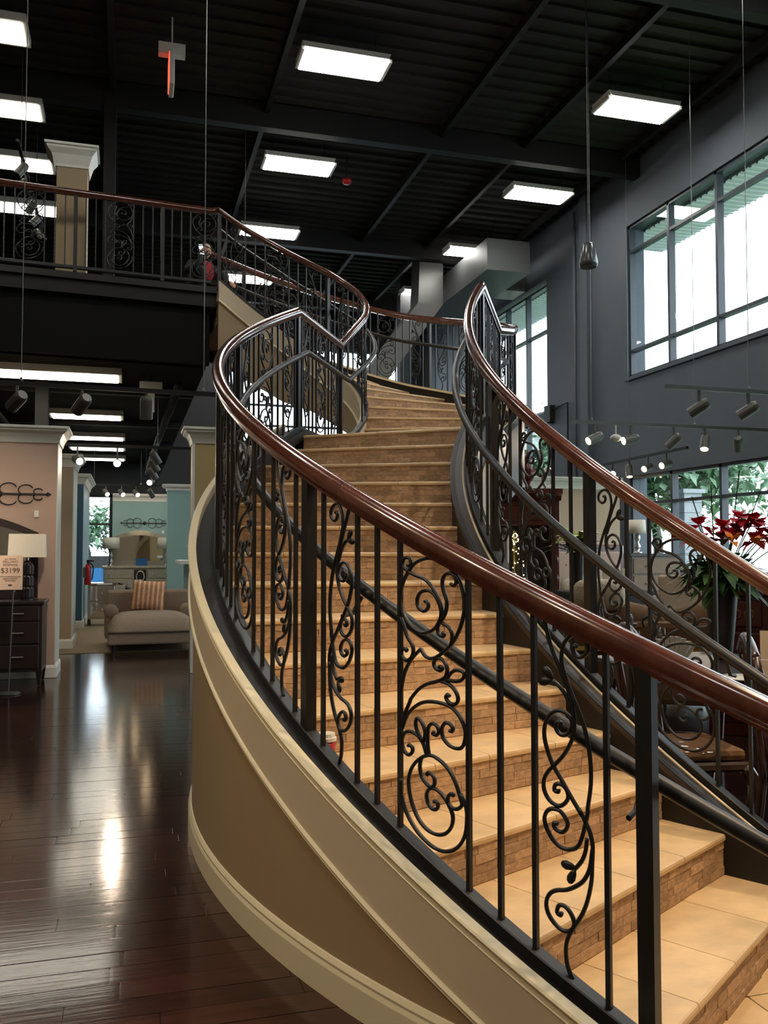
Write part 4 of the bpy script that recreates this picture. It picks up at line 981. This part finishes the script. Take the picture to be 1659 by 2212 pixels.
ur=thing('lidded_urn','dark turned urn with tall lid on the mahogany cornice','urn',(5.0,10.55,2.33)); MB().lathe([(0,0),(.06,0),(.06,.02),(.025,.05),(.08,.14),(.10,.24),(.07,.32),(.04,.36),(.055,.38),(.03,.44),(.012,.5),(0,.53)],16,(5.0,10.55,2.33)).build('urn_body',mahog,ur,smooth=True)
fr_=thing('oval_frame','small silver oval frame on the mahogany cornice','picture frame',(5.24,10.46,2.33)); MB().tube([(5.24+.07*cos(a*PI/8),10.46,2.48+.13*sin(a*PI/8)) for a in range(16)],.022,6,True).build('oval_rim',nickel,fr_,smooth=True); B(5.20,5.28,10.43,10.49,2.33,2.36).build('easel_foot',nickel,fr_)
bx=thing('framed_print','blue and white print leaning on the mahogany cornice','picture',(4.55,10.68,2.33)); B(4.42,4.72,10.66,10.69,2.33,2.65).build('backing',white,bx); B(4.42,4.60,10.655,10.66,2.45,2.65).build('blue_area',bluebox,bx)
def candle(label,x,y,z,r,h,stand=None,g=None):
    t=thing('candle',label,'candle',(x,y,z),g)
    MB().lathe([(0,0),(r,0),(r,h-.01),(r*.8,h),(r*.3,h-.02),(0,h-.02)],14,(x,y,z)).build('wax_pillar',wax,t,smooth=False); MB().tube([(x,y,z+h-.02),(x,y,z+h+.025)],.003,5).build('wick',ink,t)
    if stand: MB().lathe([(0,-stand),(.10,-stand),(.10,-stand+.02),(.02,-stand+.05),(.015,-.05),(.05,-.02),(.05,0),(0,0)],14,(x,y,z)).build('candle_stand',espresso,t)
candle('tall white pillar candle on a dark stand before the mahogany surround',4.27,9.6,1.14,.033,.66,1.14)
candle('short cream pillar candle on the low table, leftmost of three',4.83,8.66,1.1,.055,.24,None,'candles on the low table')
candle('medium cream pillar candle on the low table, middle of three',5.05,8.66,1.1,.055,.27,None,'candles on the low table')
candle('slim white candle on the low table, rightmost of three',5.27,8.66,1.1,.03,.24,None,'candles on the low table')
def side_table(label,x0,x1,y0,y1,h,m=espresso):
    t=thing('console_table',label,'table',((x0+x1)/2,(y0+y1)/2,0)); B(x0,x1,y0,y1,h-.05,h).build('table_top',m,t,bev=.01); B(x0+.04,x1-.04,y0+.03,y1-.03,h-.16,h-.05).build('apron',m,t)
    for x in (x0+.03,x1-.09):
        for y in (y0+.03,y1-.09): B(x,x+.06,y,y+.06,0,h-.16).build('leg',m,t)
side_table('dark console table holding pillar candles and a plant',4.55,5.6,8.55,9.0,1.1)
pp=thing('potted_palm','yellow green variegated plant in a dark pot on the candle table','plant',(4.80,8.86,1.1))
def plant(t,x,y,z,n,l,m1,spread=.8):
    m=MB()
    for i in range(n): a=random.random()*6.3; e=random.uniform(.2,1.1); m.leafq((x,y,z),(cos(a)*spread,sin(a)*spread,e),random.uniform(.6,1)*l,l*.2,.35)
    m.build('leaves',m1,t)
sp_=(4.98,9.1,1.0)
MB().lathe([(0,0),(.07,0),(.06,.16),(.08,.42),(.07,.42),(0,.4)],14,(4.80,8.86,1.1)).build('pot',darkpot,pp)
plant(pp,4.80,8.86,1.5,46,.5,leaf); plant(pp,4.80,8.86,1.62,22,.52,leafy)
def bed():
    t=thing('bed','pinkish tufted headboard bed behind the candle table','bed',(6.1,10.6,0)); x0,x1=5.6,6.8
    B(x0,x1,11.2,11.34,0,1.62).build('headboard',mahog,t,bev=.02); h=B(x0+.1,x1-.1,11.12,11.2,.7,1.52).build('tufted_panel',pink,t,bev=.03,seg=2)
    for i in range(4):
        for j in range(3): MB().ball((x0+.25+i*.22+(.11 if j%2 else 0),11.115,.86+j*.24),(.016,.01,.016),8,4).build('button',beige,h)
    B(x0+.05,x1-.05,9.75,11.1,.25,.5).build('bed_base',tufted,t,bev=.02); B(x0+.05,x1-.05,9.7,11.1,.5,.78).build('mattress',fleece,t,bev=.07,seg=3)
    for x in (x0+.1,x1-.16):
        for y in (9.8,11.0): B(x,x+.06,y,y+.06,0,.25).build('leg',mahog,t)
bed()
def soft(name,label,cat,x,y,z,a,b,c,m_,g=None,rot=(0,0,0)):
    o=MB().ball((0,0,0),(a,b,c),16,10).build(name,m_,smooth=True)
    for v in o.data.vertices:
        s=lambda q:math.copysign(abs(q)**.55,q); v.co=(s(v.co.x/a)*a,v.co.y,s(v.co.z/c)*c)
    o.location=(x,y,z); o.rotation_euler=rot; return prop(o,label,cat,g)
soft('bed_pillow','cream pillow propped on the tufted headboard bed, left one','pillow',5.92,10.93,.97,.27,.1,.2,fleece,'bed pillows',(R(-20),0,0)); soft('bed_pillow','cream pillow propped on the tufted headboard bed, right one','pillow',6.48,10.93,.97,.27,.1,.2,fleece,'bed pillows',(R(-20),0,0))
def chest():
    t=thing('chest_of_drawers','tall taupe chest with dark top by the lower window','chest',(7.8,12.1,0)); x0,x1,y0,y1=7.35,8.2,11.9,12.4
    B(x0,x1,y0,y1,.1,1.45).build('carcass',mat('taupe_wood',S(104,92,80),.5,noise=(12,.15)),t,bev=.008); B(x0-.03,x1+.03,y0-.03,y1+.02,1.45,1.49).build('top',espresso,t)
    for i in range(5):
        d=B(x0+.03,x1-.03,y0-.015,y0,.14+i*.26,.37+i*.26).build('drawer',espresso if 0 else taupe,t,bev=.005)
        for u in (.25,.65): MB().ball((x0+u,y0-.03,.255+i*.26),.016,8,5).build('knob',nickel,d)
    B(x0+.03,x1-.03,y0+.03,y1-.03,0,.1).build('plinth',espresso,t)
chest()
drum_lamp('glass table lamp with cream drum shade on the tall chest by the window',7.58,12.1,1.49,.13,.21,.33)
def armchair():
    t=thing('accent_chair','beige button tufted accent chair near the window','chair',(6.25,8.95,0),rz=facing(6,8.7),local=True)
    B(-.30,.30,-.3,.28,.30,.46).build('seat',tufted,t,bev=.05,seg=2); b=MB(); n=8; m=MB()
    m.hexa([(-.29,.22,.42),(.29,.22,.42),(.29,.34,.42),(-.29,.34,.42)],[(-.33,.36,1.24),(.33,.36,1.24),(.33,.46,1.24),(-.33,.46,1.24)]); k=m.build('backrest',tufted,t,bev=.05,seg=3)
    for i in range(4):
        for j in range(3): MB().ball((-.2+.13*i+(.05 if j%2 else 0),.235+.045*j+.03,.62+.22*j),(.014,.01,.014),8,4).build('button',brown,k)
    for x in (-.25,.25):
        for y in (-.24,.26): MB().lathe([(.018,0),(.03,.3)],8,(x,y,0)).build('leg',espresso,t)
armchair()
def sofa():
    t=thing('sofa','brown velvet sofa with rounded back seen from behind the railing','sofa',(4.82,7.25,0),rz=facing(4.82,7.45),local=True)
    B(-.92,.92,-.05,.75,.12,.42).build('base',brown,t,bev=.03)
    B(-.92,.92,-.12,.12,.12,.88).build('backrest',brown,t,bev=.05,seg=2)
    for s in (-1,1):
        MB().ball((s*.45,.06,.86),(.46,.16,.20),18,10).build('back_cushion',brown,t,smooth=True)
        B(s*.84-.12,s*.84+.12,-.05,.75,.12,.62).build('arm',brown,t,bev=.07,seg=3); B(s*.44-.38,s*.44+.38,.12,.74,.42,.56).build('seat_cushion',brown,t,bev=.05,seg=2)
        for y in (0,.68): MB().lathe([(.02,0),(.03,.12)],8,(s*.8,y,0)).build('leg',espresso,t)
    B(-.9,.9,-.16,-.12,.60,.64).build('gold_rail',goldm,t)
sofa()
soft('throw_pillow','shaggy cream pillow on the brown sofa back, left end','pillow',4.28,7.5,1.12,.24,.10,.15,fleece,None,(R(10),0,facing(4.8,7.4)))
# dining group
def dtable():
    t=thing('dining_table','dark polished dining table set with dishes and flowers','table',(3.75,4.75,0))
    B(3.2,4.3,3.8,5.75,.74,.785).build('table_top',espresso,t,bev=.012,seg=2); B(3.28,4.22,3.88,5.67,.64,.74).build('apron',mahog,t)
    for x in (3.3,4.2):
        for y in (3.9,5.65): MB().lathe([(.03,0),(.045,.04),(.03,.1),(.05,.4),(.06,.55),(.045,.64)],10,(x,y,0)).build('leg',mahog,t,smooth=True)
dtable()
def dchair(label,x,y,rz):
    t=thing('dining_chair',label,'chair',(x,y,0),'carved dining chairs',None,rz,True)
    m=MB().box(-.25,.25,-.24,.24,.40,.45).build('seat_frame',chairwood,t,bev=.012); B(-.23,.23,-.22,.22,.45,.51).build('seat_pad',brown,t,bev=.03,seg=2)
    MB().ball((0,0,.485),(.27,.26,.055),18,8).build('plastic_cover',wrap,t,smooth=True)
    for s in (-1,1):
        MB().tube(catmull([(s*.22,-.21,.42),(s*.25,-.25,.32),(s*.22,-.22,.14),(s*.24,-.25,.02),(s*.24,-.27,.0)],3),[.036]*4+[.03]*4+[.02]*5,8).build('front_leg',chairwood,t,smooth=True)
        MB().tube(catmull([(s*.21,.30,0),(s*.21,.24,.42),(s*.22,.26,.7),(s*.20,.33,1.06)],3),.022,8).build('back_post',chairwood,t,smooth=True)
    MB().tube(catmull([(-.20,.33,1.05),(-.1,.335,1.10),(0,.34,1.13),(.1,.335,1.10),(.20,.33,1.05)],3),.026,8).build('crest_rail',chairwood,t,smooth=True)
    for u in (-.06,.06): MB().tube(catmull([(u*.6,.25,.46),(u*1.6,.27,.66),(u*.4,.29,.84),(u*1.3,.335,1.09)],4),.014,6).build('splat_bar',chairwood,t,smooth=True)
dchair('carved dark dining chair with plastic wrapped seat, left of the dining table',2.92,4.2,R(80))
dchair('carved dark dining chair at the right edge, nearest the stairs',3.12,3.42,R(60))
def dish(name,label,x,y,prof,m=china,g=None,cat='plate'):
    t=thing(name,label,cat,(x,y,.785),g); MB().lathe(prof,24,(x,y,.785)).build('dish_body',m,t,smooth=True); return t
PLATE=[(0,0),(.08,0),(.135,.018),(.137,.022),(.08,.006),(0,.006)]
for i,(x,y) in enumerate(((3.5,5.15),(3.45,4.4))): dish('dinner_plate',['white dinner plate under the bowl on the dining table','white dinner plate at the near setting of the dining table'][i],x,y,PLATE,g='dinner plates')
t=thing('soup_bowl','wide white bowl stacked on a dinner plate','bowl',(3.5,5.15,.80)); MB().lathe([(0,.0),(.05,0),(.10,.06),(.115,.085),(.108,.085),(.09,.06),(.045,.012),(0,.012)],24,(3.5,5.15,.797)).build('bowl_body',china,t,smooth=True)
def wineglass(label,x,y):
    t=thing('wine_glass',label,'glass',(x,y,.785),'wine glasses'); MB().lathe([(0,0),(.036,.002),(.004,.008),(.004,.09),(.03,.115),(.04,.16),(.033,.21),(.031,.21),(.037,.16),(.028,.12),(0,.1)],16,(x,y,.785)).build('glass_body',clear,t,smooth=True)
wineglass('clear wine glass before the price card on the dining table',3.22+.06,4.05); wineglass('clear wine glass beside the white bowl',3.32,5.35); wineglass('clear wine glass beyond the white bowl',3.62,5.5)
nk=thing('folded_napkin','silver grey fan folded napkin standing in a ring on the table','napkin',(3.3,4.9,.785)); m=MB()
for i in range(9):
    a=(i-4)*.2; m.hexa([(3.3+.012*(i-4)-.006,4.89,.80),(3.3+.012*(i-4)+.006,4.89,.80),(3.3+.012*(i-4)+.006,4.91,.80),(3.3+.012*(i-4)-.006,4.91,.80)],[(3.3+.22*sin(a)-.018,4.88,.80+.2*cos(a)),(3.3+.22*sin(a)+.018,4.88,.80+.2*cos(a)),(3.3+.22*sin(a)+.01,4.92,.80+.2*cos(a)),(3.3+.22*sin(a)-.01,4.92,.80+.2*cos(a))])
m.build('napkin_folds',mat('silver_satin',S(150,148,142),.35,.3),nk); MB().tube([(3.3+.05*cos(a*PI/5),4.9+.02*sin(a*PI/5),.82) for a in range(10)],.006,5,True).build('napkin_ring',nickel,nk); B(3.25,3.35,4.88,4.92,.785,.80).build('napkin_foot',nickel,nk)
cp=thing('centrepiece','dark scrolled iron centrepiece on the dining table','centrepiece',(3.42,5.5,.785))
MB().lathe([(0,0),(.10,0),(.09,.02),(.02,.04),(.02,.22),(.05,.24),(0,.25)],14,(3.42,5.55,.785)).build('pedestal',iron,cp)
for k in range(6):
    a=k*PI/3; MB().tube(catmull([(3.42+r_*cos(a),5.55+r_*sin(a),.785+z) for r_,z in ((.02,.06),(.12,.10),(.19,.20),(.15,.29),(.09,.27),(.10,.22))],3),.009,6).build('scroll_arm',iron,cp,smooth=True)
def price_card():
    x,y=3.33,3.93; t=thing('price_card','peach price card in a clear stand on the near table corner','price sign',(x,y,.785))
    e=thing('card_holder',parent=t,loc=(x,y,.785),rz=R(-30),local=True)
    B(-.115,.115,-.003,.003,.05,.33).build('card',paper,e); B(-.12,.12,-.05,.05,0,.006).build('stand_base',clear,e); B(-.12,.12,-.006,-.0035,.0,.335).build('clear_front',clear,e); B(-.115,.115,-.003,.003,.006,.05).build('lower_strip',mat('card_strip',S(176,150,132),.7),e)
    for s_,h,z,mm in (('DINING',.014,.29,ink),('TABLE SET',.014,.268,ink),('$809',.062,.19,ink)): text(s_,h,(.02,-.0075,z),(R(90),0,0),mm,e)
price_card()
# flowers in the tall dark vase
fx,fy=3.98,5.3
fv=thing('flower_vase','tall dark pottery vase on the dining table','vase',(fx,fy,.785)); MB().lathe([(0,0),(.055,0),(.07,.05),(.085,.2),(.105,.42),(.115,.5),(.108,.52),(.095,.5),(0,.46)],20,(fx,fy,.785)).build('vase_body',darkpot,fv,smooth=True)
fb=thing('flower_arrangement','arrangement of red blooms, orange lilies and green leaves in the dark vase','flowers',(fx,fy,1.28))
m=MB(); rnd=random.Random(5)
for i in range(220):
    a=rnd.random()*6.3; e=rnd.uniform(-.5,1.1); q=rnd.uniform(.02,.16); m.leafq((fx+q*cos(a),fy+q*sin(a),1.30+rnd.uniform(0,.16)),(cos(a),sin(a),e),rnd.uniform(.12,.28),.10,.3)
m.build('greenery',leaf,fb)
def bloom(x,y,z,mt,n,l,wd,name,up=.4):
    MB().tube(catmull([(fx+(x-fx)*.2,fy+(y-fy)*.2,1.3),(fx+(x-fx)*.6,fy+(y-fy)*.6,1.3+(z-1.3)*.6),(x,y,z)],3),.004,5).build('flower_stem',leaf,fb)
    m=MB()
    for k in range(n): a=k*2*PI/n+rnd.random(); m.leafq((x,y,z),(cos(a),sin(a),up+rnd.uniform(-.9,1.3)),l*rnd.uniform(.8,1.2),wd,.25)
    m.build(name,mt,fb)
for dx,dy,z in ((-.20,.05,1.66),(-.13,.0,1.72),(-.17,-.06,1.60),(-.08,.06,1.62),(.02,.0,1.70),(.08,-.06,1.76),(.12,.05,1.68),(.18,-.02,1.74),(.24,.02,1.70),(.15,-.1,1.60),(.05,.08,1.62),(.28,-.05,1.64)): bloom(fx+dx*1.0,fy+dy-dx*.5,z,redpetal,14,.115,.09,'red_bloom')
for dx,z in ((-.02,1.60),(.12,1.58),(.22,1.56)): bloom(fx+dx-.05,fy-.22-dx*.5,z,orangepetal,7,.12,.055,'orange_lily',.3)
for dx,dy,z in ((-.14,0,1.92),(-.02,.05,2.0),(.10,.0,2.1),(.2,.0,1.95)):
    MB().tube(catmull([(fx,fy,1.3),(fx+dx*.6,fy+dy-dx*.3,1.6),(fx+dx*1.2,fy+dy-dx*.6,z)],3),.004,5).build('twig',espresso,fb)
def sideboard():
    t=thing('sideboard','carved mahogany sideboard behind the flower vase','cabinet',(5.2,6.35,0),rz=facing(5.2,6.35),local=True)
    B(-.45,.45,-.2,.2,.1,1.16).build('carcass',mahog,t,bev=.01); B(-.49,.49,-.24,.22,1.16,1.22).build('top',mahog,t,bev=.015,seg=2); B(-.45,.45,-.2,.2,0,.1).build('plinth',mahog,t)
    for s in (-1,1):
        d=B(s*.22-.2,s*.22+.2,-.225,-.2,.16,.86).build('door',mahog,t,bev=.015); MB().ball((s*.05,-.24,.52),.016,8,5).build('knob',goldm,d)
        w_=B(s*.22-.2,s*.22+.2,-.225,-.2,.9,1.12).build('drawer',mahog,t,bev=.012)
        for k in range(3): MB().tube([(s*.22-.1+k*.1+.035*cos(a*PI/5),-.23,1.01+.035*sin(a*PI/5)) for a in range(10)],.009,5,True).build('carved_rosette',brown,w_)
sideboard()

# ------------------------------------------------------------ person sitting on the top steps
def skinned(name,V,E,RD,m,parent,sub=2):
    me=bpy.data.meshes.new(name); me.from_pydata(V,E,[]); o=bpy.data.objects.new(name,me); C.objects.link(o)
    md=o.modifiers.new('skin','SKIN'); md.use_smooth_shade=True; sd_=o.modifiers.new('sub','SUBSURF'); sd_.levels=sub; sd_.render_levels=sub
    lay=me.skin_vertices[0].data if me.skin_vertices else None
    if lay is None: return None
    for i,r_ in enumerate(RD): lay[i].radius=(r_,r_) if not isinstance(r_,tuple) else r_
    lay[0].use_root=True
    dg=bpy.context.evaluated_depsgraph_get(); dg.update(); ev=o.evaluated_get(dg); nm=bpy.data.meshes.new_from_object(ev); nm.materials.clear(); nm.materials.append(m)
    bpy.data.objects.remove(o); q=bpy.data.objects.new(name,nm); C.objects.link(q)
    if parent: q.parent=parent
    return q
def person():
    # local frame: sits at the origin on a step, faces -y
    t=thing('person','person in black jacket and red plaid crouching by the mezzanine railing with a phone','person',(.88,12.14,ZM),rz=R(28),local=True)
    V=[(0,.05,.16),(0,.02,.30),(0,-.06,.44),(0,-.10,.50),(0,-.12,.55),   #0-4 pelvis, waist, chest, neck base, neck
       (.16,-.06,.46),(.25,-.16,.30),(.24,-.34,.22),(.22,-.42,.20),          #5-8 left arm resting forward
       (-.16,-.06,.46),(-.27,-.13,.32),(-.16,-.27,.44),(-.11,-.24,.56),      #9-12 right arm, hand to ear
       (.11,-.02,.14),(.17,-.36,.34),(.17,-.36,.06),(.17,-.46,.04),          #13-16 left leg, knee up
       (-.11,-.02,.14),(-.17,-.36,.34),(-.17,-.36,.06),(-.17,-.46,.04)]
    E=[(0,1),(1,2),(2,3),(3,4),(2,5),(5,6),(6,7),(7,8),(2,9),(9,10),(10,11),(11,12),(0,13),(13,14),(14,15),(15,16),(0,17),(17,18),(18,19),(19,20)]
    RD=[.13,(.15,.11),(.15,.10),.06,.05,.07,.052,.040,.03,.07,.052,.040,.03,.09,.065,.05,.035,.09,.065,.05,.035]
    b=skinned('body',V,E,RD,jacket,t)
    # head with jaw, nose, ears
    hx,hy,hz=0,-.15,.645
    m=MB().ball((hx,hy,hz),(.074,.093,.112),18,12); h=m.build('head',skin,t,smooth=True)
    for v in h.data.vertices:
        if v.co.z<hz-.02: f=1-.35*min(1,(hz-.02-v.co.z)/.09); v.co.x*=f; v.co.y=hy+(v.co.y-hy)*(.55+.45*f)-.012
    MB().hexa([(-.016,hy-.10,hz-.035),(.016,hy-.10,hz-.035),(.012,hy-.082,hz-.035),(-.012,hy-.082,hz-.035)],[(-.006,hy-.088,hz+.012),(.006,hy-.088,hz+.012),(.006,hy-.08,hz+.012),(-.006,hy-.08,hz+.012)]).build('nose',skin,h)
    for s in (-1,1):
        MB().ball((s*.03,hy-.086,hz+.008),(.012,.007,.007),8,5).build('eye',china,h); MB().ball((s*.03,hy-.092,hz+.008),(.005,.003,.005),6,4).build('iris',hair,h); MB().ball((s*.075,hy+.01,hz-.005),(.012,.02,.03),8,6).build('ear',skin,h); B(s*.03-.018,s*.03+.018,hy-.094,hy-.086,hz+.026,hz+.031).build('eyebrow',hair,h)
    MB().ball((0,hy-.083,hz-.062),(.024,.008,.007),10,5).build('mouth',mat('lip',S(150,84,76),.6),h)
    m=MB().ball((hx,hy+.018,hz+.03),(.085,.092,.100),18,12); hr=m.build('hair',hair,t,smooth=True)
    for v in hr.data.vertices:
        if v.co.y<hy-.045 and v.co.z<hz+.06: v.co.y=hy-.045
        if v.co.z<hz-.07: v.co.z=hz-.07
    m=MB(); m.hexa([(-.14,-.205,.24),(.14,-.205,.24),(.10,-.10,.24),(-.10,-.10,.24)],[(-.075,-.235,.49),(.075,-.235,.49),(.05,-.12,.49),(-.05,-.12,.49)]); m.build('plaid_shirt',plaid,t,bev=.015)
    def hand(name,p,d,u,curl):
        p=Vector(p); d=Vector(d).normalized(); u=Vector(u).normalized(); s_=d.cross(u); V=[p,p+d*.05]; E=[(0,1)]; RD=[.026,.030]
        for i,(o_,l) in enumerate(((-.030,.058),(-.010,.068),(.010,.064),(.028,.050))):
            n=len(V); b_=p+d*.065+s_*o_; V+= [b_,b_+d*l*.5-u*l*curl*.3,b_+d*l*.75-u*l*curl*.85]; E+=[(1,n),(n,n+1),(n+1,n+2)]; RD+=[.011,.0095,.008]
        n=len(V); V+=[p+d*.02-s_*.038,p+d*.055-s_*.055-u*.02]; E+=[(0,n),(n,n+1)]; RD+=[.012,.009]
        return skinned(name,[tuple(v) for v in V],E,RD,skin,t,1)
    hand('hand',(.22,-.42,.20),(-.1,-1,-.35),(0,-.3,1),.9); hand('hand',(-.115,-.235,.555),(.1,.1,1),(-1,-.2,0),.9)
    ph=MB().box(-.036,.036,-.005,.005,-.07,.07).build('phone',blackgloss); ph.location=(0,0,0)
    t2=thing('mobile_phone','slim phone with glowing screen held to the crouching person\'s ear','phone',(0,0,0),rz=0,local=True)
    ph.parent=t2; B(-.032,.032,-.0065,-.0048,-.064,.064).build('screen',screen,t2)
    M=Matrix.Translation((.88,12.14,ZM))@Matrix.Rotation(R(28),4,'Z')@Matrix.Translation((-.105,-.215,.63))@Matrix.Rotation(R(-12),4,'Y'); t2.matrix_world=M
person()
